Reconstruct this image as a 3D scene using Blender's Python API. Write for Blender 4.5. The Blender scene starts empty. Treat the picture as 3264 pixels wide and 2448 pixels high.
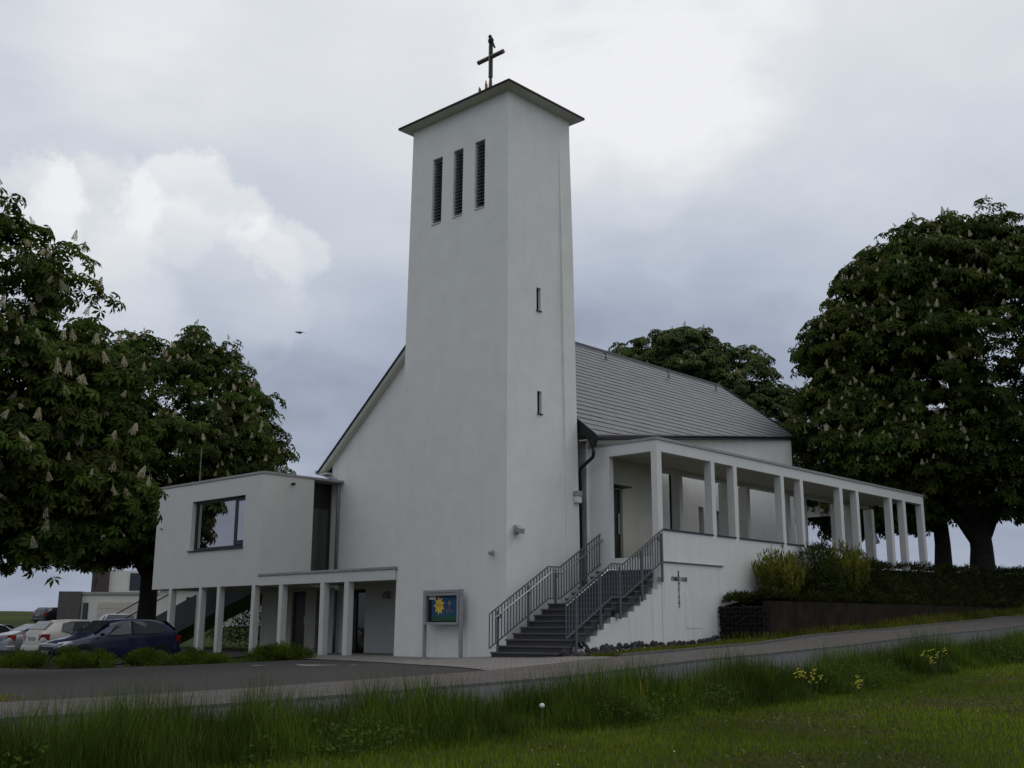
import bpy, bmesh, math, random
import numpy as np
from mathutils import Matrix, Vector

random.seed(7)
RNG = np.random.default_rng(11)
scene = bpy.context.scene
COL = scene.collection

# ------------------------------------------------------------------ camera
CAM_Z = 0.75
cam_data = bpy.data.cameras.new("camera")
cam_data.sensor_width = 36.0
cam_data.lens = 38.69
cam_data.clip_end = 5000
cam_data.clip_start = 0.1
cam = bpy.data.objects.new("camera", cam_data)
COL.objects.link(cam)
PITCH, ROLL = 0.2213, -0.0033
_f = Vector((0, math.cos(PITCH), math.sin(PITCH)))
_r = Vector((1, 0, 0))
_d = _f.cross(_r)
_r2 = math.cos(ROLL) * _r + math.sin(ROLL) * _d
_d2 = -math.sin(ROLL) * _r + math.cos(ROLL) * _d
cam.matrix_world = Matrix(((_r2.x, -_d2.x, -_f.x, 0), (_r2.y, -_d2.y, -_f.y, 0),
                           (_r2.z, -_d2.z, -_f.z, CAM_Z), (0, 0, 0, 1)))
scene.camera = cam


def cam_dir(x, y):
    """unit direction seen at a point of the photograph (3264 x 2448)"""
    d = _r2 * ((x - 1632) / 3508.1) + _d2 * ((y - 1224) / 3508.1) + _f
    return d.normalized()


# ------------------------------------------------------------------ sun and sky
SUN_AZ = math.radians(62)      # measured from +Y towards +X
SUN_EL = math.radians(52)
sun_l = bpy.data.lights.new("sun", 'SUN')
sun_l.energy = 0.5
sun_l.angle = math.radians(22)
sun_l.color = (1.0, 0.96, 0.9)
sun = bpy.data.objects.new("sun", sun_l)
COL.objects.link(sun)
_sd = Vector((math.sin(SUN_AZ) * math.cos(SUN_EL), math.cos(SUN_AZ) * math.cos(SUN_EL), math.sin(SUN_EL)))
sun.rotation_euler = (-_sd).to_track_quat('-Z', 'Y').to_euler()

scene.view_settings.view_transform = 'Standard'
scene.view_settings.look = 'None'
scene.view_settings.gamma = 1.0
scene.view_settings.exposure = 0.0
scene.view_settings.use_curve_mapping = False
scene.cycles.max_bounces = 6
scene.cycles.diffuse_bounces = 3
scene.cycles.transparent_max_bounces = 6

world = bpy.data.worlds.new("World")
scene.world = world
world.use_nodes = True


class NT:
    """little helper for building node trees"""
    def __init__(s, tree):
        s.t = tree
        tree.nodes.clear()

    def n(s, typ, **kw):
        nd = s.t.nodes.new(typ)
        for k, v in kw.items():
            setattr(nd, k, v)
        return nd

    def put(s, sock, v):
        if isinstance(v, bpy.types.NodeSocket):
            s.t.links.new(v, sock)
        elif v is not None:
            sock.default_value = v

    def math(s, op, a, b=None, c=None, clamp=False):
        nd = s.n('ShaderNodeMath', operation=op, use_clamp=clamp)
        for i, v in enumerate((a, b, c)):
            s.put(nd.inputs[i], v)
        return nd.outputs[0]

    def vmath(s, op, a, b=None, out=0):
        nd = s.n('ShaderNodeVectorMath', operation=op)
        s.put(nd.inputs[0], a)
        if b is not None:
            s.put(nd.inputs[1], b)
        return nd.outputs[out]

    def noise(s, vec, scale, detail=4, rough=.55, dist=0., out='Fac'):
        nd = s.n('ShaderNodeTexNoise')
        s.put(nd.inputs['Vector'], vec)
        nd.inputs['Scale'].default_value = scale
        nd.inputs['Detail'].default_value = detail
        nd.inputs['Roughness'].default_value = rough
        nd.inputs['Distortion'].default_value = dist
        return nd.outputs[out]

    def ramp(s, fac, stops, interp='LINEAR'):
        nd = s.n('ShaderNodeValToRGB')
        nd.color_ramp.interpolation = interp
        el = nd.color_ramp.elements
        while len(el) < len(stops):
            el.new(0.5)
        for e, (p, c) in zip(el, stops):
            e.position = p
            e.color = (*c, 1) if len(c) == 3 else c
        s.put(nd.inputs[0], fac)
        return nd.outputs[0]

    def mix(s, fac, a, b, blend='MIX'):
        nd = s.n('ShaderNodeMix', data_type='RGBA', blend_type=blend)
        s.put(nd.inputs[0], fac)
        for i, v in ((6, a), (7, b)):
            if isinstance(v, (tuple, list)):
                v = (*v, 1) if len(v) == 3 else v
            s.put(nd.inputs[i], v)
        return nd.outputs[2]

    def smooth(s, x, lo, hi):
        nd = s.n('ShaderNodeMapRange', interpolation_type='SMOOTHSTEP')
        s.put(nd.inputs[0], x)
        nd.inputs[1].default_value = lo
        nd.inputs[2].default_value = hi
        return nd.outputs[0]


def build_sky():
    N = NT(world.node_tree)
    out = N.n('ShaderNodeOutputWorld')
    bg = N.n('ShaderNodeBackground')
    bg.inputs['Strength'].default_value = 0.1
    N.t.links.new(bg.outputs[0], out.inputs[0])
    sky = N.n('ShaderNodeTexSky', sky_type='NISHITA')
    sky.sun_disc = False
    sky.sun_elevation = SUN_EL
    sky.sun_rotation = SUN_AZ
    dirv = N.vmath('NORMALIZE', N.n('ShaderNodeTexCoord').outputs['Generated'])
    sep = N.n('ShaderNodeSeparateXYZ')
    N.put(sep.inputs[0], dirv)
    z = N.math('MAXIMUM', sep.outputs[2], 0.0)
    den = N.math('ADD', z, 0.30)
    comb = N.n('ShaderNodeCombineXYZ')
    N.put(comb.inputs[0], N.math('DIVIDE', sep.outputs[0], den))
    N.put(comb.inputs[1], N.math('DIVIDE', sep.outputs[1], den))
    N.put(comb.inputs[2], N.math('MULTIPLY', z, 1.2))
    p = comb.outputs[0]
    big = N.noise(p, 1.25, 7, .5, .15)
    fine = N.noise(p, 3.6, 8, .55, .25)
    # height above the horizon lifts the brightness of the layer
    el = N.smooth(z, -0.02, 0.60)
    amp = N.math('ADD', .35, N.math('MULTIPLY', N.smooth(z, 0.0, 0.22), .65))
    f = N.math('ADD', N.math('MULTIPLY', el, 0.58), N.math('MULTIPLY', N.math('MULTIPLY', N.math('SUBTRACT', big, 0.5), 1.3), amp))
    f = N.math('ADD', f, N.math('MULTIPLY', N.math('SUBTRACT', fine, 0.5), 0.26))
    f = N.math('ADD', f, 0.06)
    # heaped clouds: caps with ragged rims, lit at the top
    wob = N.vmath('SUBTRACT', N.noise(dirv, 7.0, 8, .62, 0., 'Color'), (.5, .5, .5))
    wv = N.n('ShaderNodeVectorMath', operation='SCALE')
    N.put(wv.inputs[0], wob)
    wv.inputs[3].default_value = 0.17
    dw = N.vmath('NORMALIZE', N.vmath('ADD', dirv, wv.outputs[0]))
    for (x, y, r, amt) in ((600, 640, 230, .34), (330, 720, 250, .22), (90, 660, 220, .28), (880, 830, 200, .24), (640, 960, 380, .16), (200, 1000, 420, .14)):
        c = cam_dir(x, y)
        a = r * .82 / 3508.1
        dot = N.vmath('DOT_PRODUCT', dw, tuple(c), out=1)
        m = N.smooth(dot, math.cos(a * 1.12), math.cos(a * .80))
        # fade towards the underside
        fade = N.smooth(sep.outputs[2], c.z - a * 1.9, c.z + a * .7)
        m = N.math('MULTIPLY', N.math('MULTIPLY', m, fade), amt)
        f = N.math('ADD', f, m)
    # broad bright veils
    for (x, y, r, amt) in ((2050, 130, 620, .24), (150, 120, 700, .14), (2250, 480, 420, .12)):
        c = cam_dir(x, y)
        a = r / 3508.1
        dot = N.vmath('DOT_PRODUCT', dw, tuple(c), out=1)
        m = N.smooth(dot, math.cos(a), 1.0)
        f = N.math('ADD', f, N.math('MULTIPLY', N.math('MULTIPLY', m, N.smooth(fine, .32, .62)), amt))
    cloud = N.ramp(f, [(0.0, (2.45, 2.8, 3.6)), (0.16, (3.5, 3.95, 4.95)), (0.34, (4.8, 5.3, 6.25)), (0.55, (6.05, 6.45, 7.2)),
                       (0.80, (7.3, 7.6, 7.95)), (1.0, (8.6, 8.65, 8.9))])
    # thin places let the blue through a little
    thin = N.smooth(big, 0.50, 0.24)
    col = N.mix(N.math('MULTIPLY', N.math('MULTIPLY', thin, 0.16), N.smooth(z, .10, .40)), cloud, sky.outputs[0])
    N.put(bg.inputs['Color'], col)


build_sky()

# ------------------------------------------------------------------ frames
OX, OY, YAW = -0.129, 29.518, 0.7501
CU, SU = math.cos(YAW), math.sin(YAW)


def W(u, v, z=0.0):
    """church frame (u along the tower front to the left, v along the walkway) -> world"""
    return Vector((OX - CU * u + SU * v, OY + SU * u + CU * v, z))


def UV(x, y):
    dx, dy = x - OX, y - OY
    return (-CU * dx + SU * dy, SU * dx + CU * dy)


# ------------------------------------------------------------------ materials
MATS = {}


def mat(name, col, rough=.7, var=.12, scale=3., bump=0., bscale=60., metal=0., spec=.4, tint=False, trans=0., streak=0., coat=0., blotch=0.):
    m = bpy.data.materials.new(name)
    m.use_nodes = True
    N = NT(m.node_tree)
    out = N.n('ShaderNodeOutputMaterial')
    bs = N.n('ShaderNodeBsdfPrincipled')
    bs.inputs['Roughness'].default_value = rough
    bs.inputs['Metallic'].default_value = metal
    bs.inputs['Specular IOR Level'].default_value = spec
    if coat:
        bs.inputs['Coat Weight'].default_value = coat
        bs.inputs['Coat Roughness'].default_value = .08
    tc = N.n('ShaderNodeTexCoord').outputs['Object']
    c = (*col, 1)
    if var:
        f = N.noise(tc, scale, 6, .6)
        lo = tuple(max(0, k * (1 - var)) for k in col)
        hi = tuple(min(1, k * (1 + var)) for k in col)
        c = N.ramp(f, [(.3, lo), (.7, hi)])
    if blotch:
        f2 = N.smooth(N.noise(tc, .55, 5, .6), .52, .72)
        c = N.mix(N.math('MULTIPLY', f2, blotch), c, tuple(k * .62 for k in col))
    if streak:
        mp = N.n('ShaderNodeMapping')
        N.put(mp.inputs[0], tc)
        mp.inputs['Scale'].default_value = (5.0, 5.0, .22)
        f = N.smooth(N.noise(mp.outputs[0], 1.6, 5, .65), .5, .78)
        c = N.mix(N.math('MULTIPLY', f, streak), c, tuple(k * w for k, w in zip(col, (.45, .44, .40))))
    if tint:
        at = N.n('ShaderNodeAttribute')
        at.attribute_name = 'tint'
        c = N.mix(1.0, c, at.outputs['Color'], 'MULTIPLY')
    N.put(bs.inputs['Base Color'], c)
    if bump:
        b = N.n('ShaderNodeBump')
        b.inputs['Strength'].default_value = bump
        b.inputs['Distance'].default_value = .02
        N.put(b.inputs['Height'], N.noise(tc, bscale, 4, .65))
        N.put(bs.inputs['Normal'], b.outputs[0])
    if trans:
        tr = N.n('ShaderNodeBsdfTranslucent')
        N.put(tr.inputs['Color'], N.mix(1.0, c, (1.6, 1.7, .8), 'MULTIPLY'))
        mx = N.n('ShaderNodeMixShader')
        mx.inputs[0].default_value = trans
        N.t.links.new(bs.outputs[0], mx.inputs[1])
        N.t.links.new(tr.outputs[0], mx.inputs[2])
        N.t.links.new(mx.outputs[0], out.inputs[0])
    else:
        N.t.links.new(bs.outputs[0], out.inputs[0])
    MATS[name] = m
    return m


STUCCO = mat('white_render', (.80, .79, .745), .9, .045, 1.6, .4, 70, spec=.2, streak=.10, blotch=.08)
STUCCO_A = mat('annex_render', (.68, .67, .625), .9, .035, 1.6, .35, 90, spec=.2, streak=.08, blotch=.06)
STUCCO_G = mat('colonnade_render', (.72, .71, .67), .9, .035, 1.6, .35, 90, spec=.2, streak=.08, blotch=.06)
STUCCO_ST = mat('stained_render', (.78, .77, .725), .9, .04, 1.6, .35, 90, spec=.2, streak=.30, blotch=.08)
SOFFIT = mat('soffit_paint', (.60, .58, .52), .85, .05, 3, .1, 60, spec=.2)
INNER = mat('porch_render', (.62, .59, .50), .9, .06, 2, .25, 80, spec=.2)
CAPMET = mat('grey_cap_metal', (.33, .32, .31), .5, .12, 4, .05, 30, metal=.3)
DARKMET = mat('dark_edge_metal', (.012, .014, .024), .6, .2, 5, .05, 40, spec=.2)
BLACK = mat('black_metal', (.012, .012, .014), .35, .2, 5, metal=.2)
ZINC = mat('zinc_pipe', (.26, .27, .29), .45, .18, 6, .05, 40, metal=.5)
STEEL = mat('grey_steel_paint', (.10, .11, .125), .5, .12, 8, spec=.5)
INOX = mat('brushed_handrail', (.55, .53, .50), .28, .1, 10, metal=1.0)
SLATE = mat('roof_slate', (.092, .092, .096), .46, .2, 2.2, .2, 26, spec=.5, blotch=.25)
SLATE_D = mat('roof_underlay', (.03, .03, .033), .9, .1, 3)
GRANITE = mat('dark_step_stone', (.048, .048, .05), .6, .22, 24, .12, 60)
GRANITE_T = mat('step_tread_stone', (.085, .08, .08), .5, .22, 24, .12, 60)
ASPHALT = mat('asphalt', (.042, .035, .031), .88, .3, 40, .5, 120, blotch=.35)
ROADM = mat('road_asphalt', (.066, .064, .067), .85, .25, 40, .45, 120, blotch=.25)
FRAME = mat('dark_window_frame', (.03, .032, .036), .45, .15, 8)
DOORM = mat('dark_door', (.022, .02, .018), .4, .3, 6)
CONC = mat('old_brown_concrete', (.030, .0235, .0165), .95, .4, 1.8, .6, 22, spec=.05, streak=.7, blotch=.6)
STONE = mat('dark_rubble', (.05, .046, .045), .95, .45, 5, .5, 12)
GABST = mat('gabion_stone', (.028, .025, .021), .95, .5, 6, .5, 14, spec=.05)
BARK = mat('bark', (.020, .016, .013), .95, .4, 5, .8, 14)
LEAF = mat('chestnut_leaf', (.048, .073, .013), .75, .35, .9, spec=.15, tint=True, trans=.20)
LEAFF = mat('far_chestnut_leaf', (.080, .112, .040), .8, .35, .9, spec=.15, tint=True, trans=.12)
BLOSSOM = mat('cream_blossom', (.60, .53, .37), .9, .25, 40)
GRASS = mat('grass_blade', (.135, .172, .012), .85, .3, .5, spec=.12, tint=True, trans=.2)
TALLG = mat('tall_grass_blade', (.060, .098, .012), .85, .3, .5, spec=.12, tint=True, trans=.2)
JUNI = mat('juniper_green', (.040, .054, .012), .9, .4, 2, spec=.08, tint=True, trans=.05)
BROOM = mat('yellow_green_shrub', (.115, .124, .022), .85, .3, 2, spec=.1, tint=True, trans=.2)
SHRUB = mat('low_shrub_green', (.085, .120, .016), .85, .3, 2, spec=.1, tint=True, trans=.15)
SOIL = mat('planting_soil', (.016, .015, .008), 1, .4, 3, .6, 20, spec=0)
RAPE = mat('yellow_flower', (.34, .30, .015), .8, .2, 20)
WHITE = mat('white_paint', (.7, .7, .68), .5, .05, 10)
LAMPG = mat('lamp_grey', (.32, .31, .29), .5, .15, 12)
ALU = mat('case_aluminium', (.36, .36, .37), .4, .1, 10, metal=.4)
GOLD = mat('weathered_gilding', (.42, .28, .12), .5, .35, 14, metal=.4)
BRONZE = mat('bronze_cross', (.085, .078, .072), .5, .3, 8, metal=.2)
BRONZE_L = mat('cross_light_edge', (.30, .25, .18), .4, .2, 9, metal=.6)
BIRDM = mat('bird_feather', (.012, .012, .014), .7, .2, 20)
POSTER_B = mat('poster_blue', (.012, .075, .16), .6, .25, 3)
POSTER_G = mat('poster_green', (.02, .09, .035), .6, .25, 5)
POSTER_Y = mat('poster_yellow', (.72, .50, .05), .6, .15, 6)
POSTER_R = mat('poster_red', (.52, .10, .05), .6, .15, 6)
POSTER_T = mat('poster_tan', (.30, .19, .12), .6, .15, 6)
PAPER = mat('paper_note', (.50, .48, .42), .7, .06, 6)
BOARD_D = mat('pin_board', (.010, .013, .022), .8, .2, 6)
LETTER = mat('letter_metal', (.06, .05, .05), .5, .2, 20, metal=.3)
HOUSE_W = mat('house_white', (.66, .64, .58), .9, .05, 2)
HOUSE_D = mat('house_grey_brown', (.10, .088, .085), .85, .12, 2)
HOUSE_T = mat('house_timber', (.075, .052, .045), .85, .2, 6)
GARAGE = mat('garage_door', (.52, .47, .40), .7, .05, 6)
C_BLUE = mat('blue_car_paint', (.008, .012, .050), .28, .08, 3, spec=.5, coat=.6)
C_SILV = mat('silver_car_paint', (.34, .36, .38), .3, .05, 3, metal=.5, coat=.5)
C_WHITE = mat('white_car_paint', (.62, .57, .50), .3, .04, 3, coat=.5)
C_DARK = mat('dark_car_paint', (.018, .018, .022), .3, .1, 3, coat=.5)
TYRE = mat('tyre_rubber', (.012, .012, .012), .9, .2, 20)
RIM = mat('alloy_rim', (.13, .135, .14), .45, .1, 20, metal=.8)
REDL = mat('red_lamp', (.30, .008, .006), .2, .15, 20, coat=.6)
CLEARL = mat('clear_lamp', (.52, .54, .56), .15, .25, 30, coat=.8)
PLATE = mat('plate_white', (.30, .31, .33), .5, .1, 20)
PLAST = mat('black_plastic', (.018, .018, .02), .6, .15, 20)
KERB = mat('kerb_stone', (.115, .11, .105), .9, .25, 9, .3, 60)
WOODP = mat('pale_post_wood', (.42, .27, .17), .8, .2, 8)
DANDE = mat('dandelion_clock', (.75, .74, .68), .9, .08, 30)
STEM = mat('plant_stem', (.07, .09, .03), .8, .2, 10)
HEDGE_L = mat('hedge_leaf', (.012, .020, .007), .9, .4, 1, spec=.08, tint=True)


def glass(name, col=(.01, .012, .014), rough=.03, ior=1.6, body=0.0):
    m = bpy.data.materials.new(name)
    m.use_nodes = True
    bs = m.node_tree.nodes['Principled BSDF']
    bs.inputs['Base Color'].default_value = (*col, 1)
    bs.inputs['Roughness'].default_value = rough
    bs.inputs['IOR'].default_value = ior
    bs.inputs['Specular IOR Level'].default_value = .5
    bs.inputs['Metallic'].default_value = body
    return m


GLASS = glass('dark_glass')
GLASS_M = glass('coated_glass', (.52, .50, .50), .02, 1.6, 1.0)
GLASS_L = glass('link_glass', (.075, .08, .072), .18)
MATTE = mat('deep_shadow_glass', (.012, .013, .015), .9, .1, 5, spec=.1)
GLASS_C = glass('car_glass', (.03, .035, .04), .04, 1.6)


def paving(name, col, sx, sy):
    """small concrete blocks: colour per block and recessed joints"""
    m = bpy.data.materials.new(name)
    m.use_nodes = True
    N = NT(m.node_tree)
    out = N.n('ShaderNodeOutputMaterial')
    bs = N.n('ShaderNodeBsdfPrincipled')
    bs.inputs['Roughness'].default_value = .9
    bs.inputs['Specular IOR Level'].default_value = .25
    tc = N.n('ShaderNodeTexCoord').outputs['Object']
    br = N.n('ShaderNodeTexBrick')
    N.put(br.inputs['Vector'], tc)
    br.inputs['Scale'].default_value = 1.0
    br.inputs['Brick Width'].default_value = sx
    br.inputs['Row Height'].default_value = sy
    br.inputs['Mortar Size'].default_value = .008
    br.inputs['Color1'].default_value = (*[k * .86 for k in col], 1)
    br.inputs['Color2'].default_value = (*[k * 1.12 for k in col], 1)
    br.inputs['Mortar'].default_value = (*[k * .45 for k in col], 1)
    c = N.mix(N.math('MULTIPLY', N.smooth(N.noise(tc, .7, 6, .6), .48, .75), .4), br.outputs['Color'], tuple(k * .6 for k in col))
    N.put(bs.inputs['Base Color'], c)
    b = N.n('ShaderNodeBump')
    b.inputs['Strength'].default_value = .4
    b.inputs['Distance'].default_value = .01
    N.put(b.inputs['Height'], N.math('ADD', N.math('MULTIPLY', br.outputs['Fac'], -1.0), N.math('MULTIPLY', N.noise(tc, 60, 3, .6), .4)))
    N.put(bs.inputs['Normal'], b.outputs[0])
    N.t.links.new(bs.outputs[0], out.inputs[0])
    return m


PAVE = paving('pavement_blocks', (.125, .108, .096), .22, .11)
APRON = paving('forecourt_blocks', (.225, .20, .178), .24, .12)


def ground_material():
    m = bpy.data.materials.new('meadow_ground')
    m.use_nodes = True
    N = NT(m.node_tree)
    out = N.n('ShaderNodeOutputMaterial')
    bs = N.n('ShaderNodeBsdfPrincipled')
    bs.inputs['Roughness'].default_value = 1
    bs.inputs['Specular IOR Level'].default_value = .1
    tc = N.n('ShaderNodeTexCoord').outputs['Object']
    a = N.noise(tc, .9, 7, .65)
    b = N.noise(tc, 14, 5, .7)
    c = N.ramp(a, [(.30, (.018, .030, .006)), (.50, (.034, .050, .008)), (.66, (.055, .062, .013)), (.8, (.080, .066, .026))])
    c = N.mix(N.math('MULTIPLY', N.smooth(b, .45, .7), .5), c, (.022, .033, .006))
    # dried yellowish strips of crop far off
    far = N.noise(tc, .02, 3, .5)
    c = N.mix(N.math('MULTIPLY', N.smooth(far, .55, .62), .3), c, (.10, .10, .018))
    N.put(bs.inputs['Base Color'], c)
    bp = N.n('ShaderNodeBump')
    bp.inputs['Strength'].default_value = .7
    bp.inputs['Distance'].default_value = .05
    N.put(bp.inputs['Height'], N.noise(tc, 30, 5, .7))
    N.put(bs.inputs['Normal'], bp.outputs[0])
    N.t.links.new(bs.outputs[0], out.inputs[0])
    return m


MEADOW = ground_material()


# ------------------------------------------------------------------ object helpers
def tag(o, label=None, cat=None, group=None, kind=None):
    if label:
        o['label'] = label
    if cat:
        o['category'] = cat
    if group:
        o['group'] = group
    if kind:
        o['kind'] = kind
    return o


def thing(name, base, label, cat, group=None, rz=-YAW, world_xy=False):
    """Empty at the thing's base, turned with the church (or by rz), that parents its parts"""
    o = bpy.data.objects.new(name, None)
    COL.objects.link(o)
    o.empty_display_size = .2
    o.location = Vector(base) if world_xy else W(*base)
    o.rotation_euler = (0, 0, rz)
    o['base'] = [float(k) for k in base]
    return tag(o, label, cat, group)


class MB:
    """mesh builder. frame 'c': church u,v,z relative to base; frame 'w': plain x,y,z relative to base"""
    def __init__(s, base=(0, 0, 0), frame='c', warp=None):
        s.v, s.f, s.base, s.frame, s.warp = [], [], base, frame, warp
        s.mi = []
        s.cur = 0

    def pt(s, p):
        a, b, c = p
        if s.warp:
            a, b, c = s.warp(a, b, c)
        a, b, c = a - s.base[0], b - s.base[1], c - s.base[2]
        s.v.append((-a, b, c) if s.frame == 'c' else (a, b, c))
        return len(s.v) - 1

    def face(s, ids):
        s.f.append(ids)
        s.mi.append(s.cur)

    def poly(s, pts):
        s.face([s.pt(p) for p in pts])

    def hexa(s, p):
        i = [s.pt(q) for q in p]
        for q in ((0, 1, 2, 3), (4, 5, 6, 7), (0, 1, 5, 4), (1, 2, 6, 5), (2, 3, 7, 6), (3, 0, 4, 7)):
            s.face([i[k] for k in q])

    def box(s, a0, a1, b0, b1, c0, c1):
        s.hexa([(a0, b0, c0), (a1, b0, c0), (a1, b1, c0), (a0, b1, c0),
                (a0, b0, c1), (a1, b0, c1), (a1, b1, c1), (a0, b1, c1)])

    def prism(s, pts, axis, lo, hi):
        """2D polygon extruded along axis 0/1/2"""
        def mk(p, t):
            q = list(p)
            q.insert(axis, t)
            return tuple(q)
        n = len(pts)
        A = [s.pt(mk(p, lo)) for p in pts]
        B = [s.pt(mk(p, hi)) for p in pts]
        s.face(A)
        s.face(B[::-1])
        for k in range(n):
            s.face([A[k], A[(k + 1) % n], B[(k + 1) % n], B[k]])

    def tube(s, path, r, n=8, r1=None):
        P = [Vector(p) for p in path]
        rings = []
        for i, p in enumerate(P):
            d = (P[min(i + 1, len(P) - 1)] - P[max(i - 1, 0)]).normalized()
            a = d.orthogonal().normalized() if abs(d.z) < .95 else Vector((1, 0, 0)) - d * d.x
            if i and rings:
                a = prev - d * prev.dot(d)
            a = a.normalized()
            prev = a
            b = d.cross(a)
            rr = r if r1 is None else r + (r1 - r) * i / (len(P) - 1)
            if isinstance(r, (list, tuple)):
                rr = r[i]
            rings.append([s.pt(p + (a * math.cos(t) + b * math.sin(t)) * rr) for t in [2 * math.pi * k / n for k in range(n)]])
        for A, B in zip(rings, rings[1:]):
            for k in range(n):
                s.face([A[k], A[(k + 1) % n], B[(k + 1) % n], B[k]])
        s.face(rings[0][::-1])
        s.face(rings[-1])

    def ball(s, c, rx, ry, rz, nu=10, nv=6):
        top = s.pt((c[0], c[1], c[2] + rz))
        bot = s.pt((c[0], c[1], c[2] - rz))
        R = []
        for j in range(1, nv):
            t = math.pi * j / nv
            R.append([s.pt((c[0] + rx * math.sin(t) * math.cos(2 * math.pi * k / nu), c[1] + ry * math.sin(t) * math.sin(2 * math.pi * k / nu), c[2] + rz * math.cos(t))) for k in range(nu)])
        for k in range(nu):
            s.face([top, R[0][k], R[0][(k + 1) % nu]])
            s.face([bot, R[-1][(k + 1) % nu], R[-1][k]])
        for A, B in zip(R, R[1:]):
            for k in range(nu):
                s.face([A[k], B[k], B[(k + 1) % nu], A[(k + 1) % nu]])

    def wall(s, axis, c0, c1, a0, a1, z0, z1, holes=(), nz=1):
        """wall slab between c0..c1 on the axis ('v' or 'u'), with rectangular openings and their reveals"""
        A = sorted({a0, a1, *[h[0] for h in holes], *[h[1] for h in holes]})
        Z = sorted({z0, z1, *[h[2] for h in holes], *[h[3] for h in holes], *[z0 + (z1 - z0) * k / nz for k in range(nz)]})
        A = [a for a in A if a0 <= a <= a1]
        Z = [q for q in Z if z0 <= q <= z1]
        cache = {}

        def P(a, c, z):
            key = (a, c, z)
            if key not in cache:
                cache[key] = s.pt((a, c, z) if axis == 'v' else (c, a, z))
            return cache[key]

        def solid(i, j):
            if i < 0 or j < 0 or i >= len(A) - 1 or j >= len(Z) - 1:
                return False
            am, zm = (A[i] + A[i + 1]) / 2, (Z[j] + Z[j + 1]) / 2
            return not any(h[0] < am < h[1] and h[2] < zm < h[3] for h in holes)
        for i in range(len(A) - 1):
            for j in range(len(Z) - 1):
                if not solid(i, j):
                    continue
                x0, x1, q0, q1 = A[i], A[i + 1], Z[j], Z[j + 1]
                for c in (c0, c1):
                    s.face([P(x0, c, q0), P(x1, c, q0), P(x1, c, q1), P(x0, c, q1)])
                if not solid(i - 1, j):
                    s.face([P(x0, c0, q0), P(x0, c1, q0), P(x0, c1, q1), P(x0, c0, q1)])
                if not solid(i + 1, j):
                    s.face([P(x1, c0, q0), P(x1, c1, q0), P(x1, c1, q1), P(x1, c0, q1)])
                if not solid(i, j - 1):
                    s.face([P(x0, c0, q0), P(x1, c0, q0), P(x1, c1, q0), P(x0, c1, q0)])
                if not solid(i, j + 1):
                    s.face([P(x0, c0, q1), P(x1, c0, q1), P(x1, c1, q1), P(x0, c1, q1)])

    def mesh(s, name, mats, smooth=False, normals=True):
        me = bpy.data.meshes.new(name)
        me.from_pydata(s.v, [], s.f)
        for m in (mats if isinstance(mats, (list, tuple)) else [mats]):
            me.materials.append(m)
        if s.cur or any(s.mi):
            me.polygons.foreach_set('material_index', s.mi)
        if normals:
            bm = bmesh.new()
            bm.from_mesh(me)
            bmesh.ops.recalc_face_normals(bm, faces=bm.faces)
            bm.to_mesh(me)
            bm.free()
        if smooth:
            me.polygons.foreach_set('use_smooth', [True] * len(me.polygons))
        me.update()
        return me

    def build(s, name, mats, parent=None, smooth=False, bevel=0., normals=True):
        me = s.mesh(name, mats, smooth, normals)
        o = bpy.data.objects.new(name, me)
        COL.objects.link(o)
        if parent:
            o.parent = parent
        if bevel:
            b = o.modifiers.new('edge', 'BEVEL')
            b.width = bevel
            b.segments = 2
            b.limit_method = 'ANGLE'
        return o


def link_mesh(name, me, parent=None, loc=(0, 0, 0), rot=(0, 0, 0), scale=(1, 1, 1)):
    o = bpy.data.objects.new(name, me)
    COL.objects.link(o)
    if parent:
        o.parent = parent
    o.location, o.rotation_euler, o.scale = loc, rot, scale
    return o


def copy_thing(root, label, group=None):
    r = root.copy()
    COL.objects.link(r)
    r['label'] = label
    if group:
        r['group'] = group
    for ch in list(root.children):
        c = ch.copy()
        COL.objects.link(c)
        c.parent = r
        for g in list(ch.children):
            d = g.copy()
            COL.objects.link(d)
            d.parent = c
    return r


def scatter(name, tv, tf, pos, mats3, tint, material, parent=None, base=(0, 0, 0)):
    """one mesh of many small copies of a template (numpy). mats3: n x 3 x 3, pos: n x 3 (world or local), tint: n x 3"""
    tv = np.asarray(tv, float)
    tf = np.asarray(tf, int)
    n, k = len(pos), len(tv)
    V = np.einsum('nij,kj->nki', mats3, tv) + (np.asarray(pos) - np.asarray(base))[:, None, :]
    F = tf[None] + (np.arange(n) * k)[:, None, None]
    me = bpy.data.meshes.new(name)
    me.vertices.add(n * k)
    me.vertices.foreach_set('co', V.reshape(-1).astype(np.float32))
    L = F.reshape(-1)
    fs = tf.shape[1]
    me.loops.add(len(L))
    me.loops.foreach_set('vertex_index', L.astype(np.int32))
    nf = len(L) // fs
    me.polygons.add(nf)
    me.polygons.foreach_set('loop_start', (np.arange(nf) * fs).astype(np.int32))
    me.polygons.foreach_set('loop_total', np.full(nf, fs, np.int32))
    me.update(calc_edges=True)
    ca = me.color_attributes.new('tint', 'FLOAT_COLOR', 'POINT')
    col = np.ones((n, k, 4), np.float32)
    col[:, :, :3] = np.asarray(tint)[:, None, :]
    ca.data.foreach_set('color', col.reshape(-1))
    me.materials.append(material)
    o = bpy.data.objects.new(name, me)
    COL.objects.link(o)
    if parent:
        o.parent = parent
    return o


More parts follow.
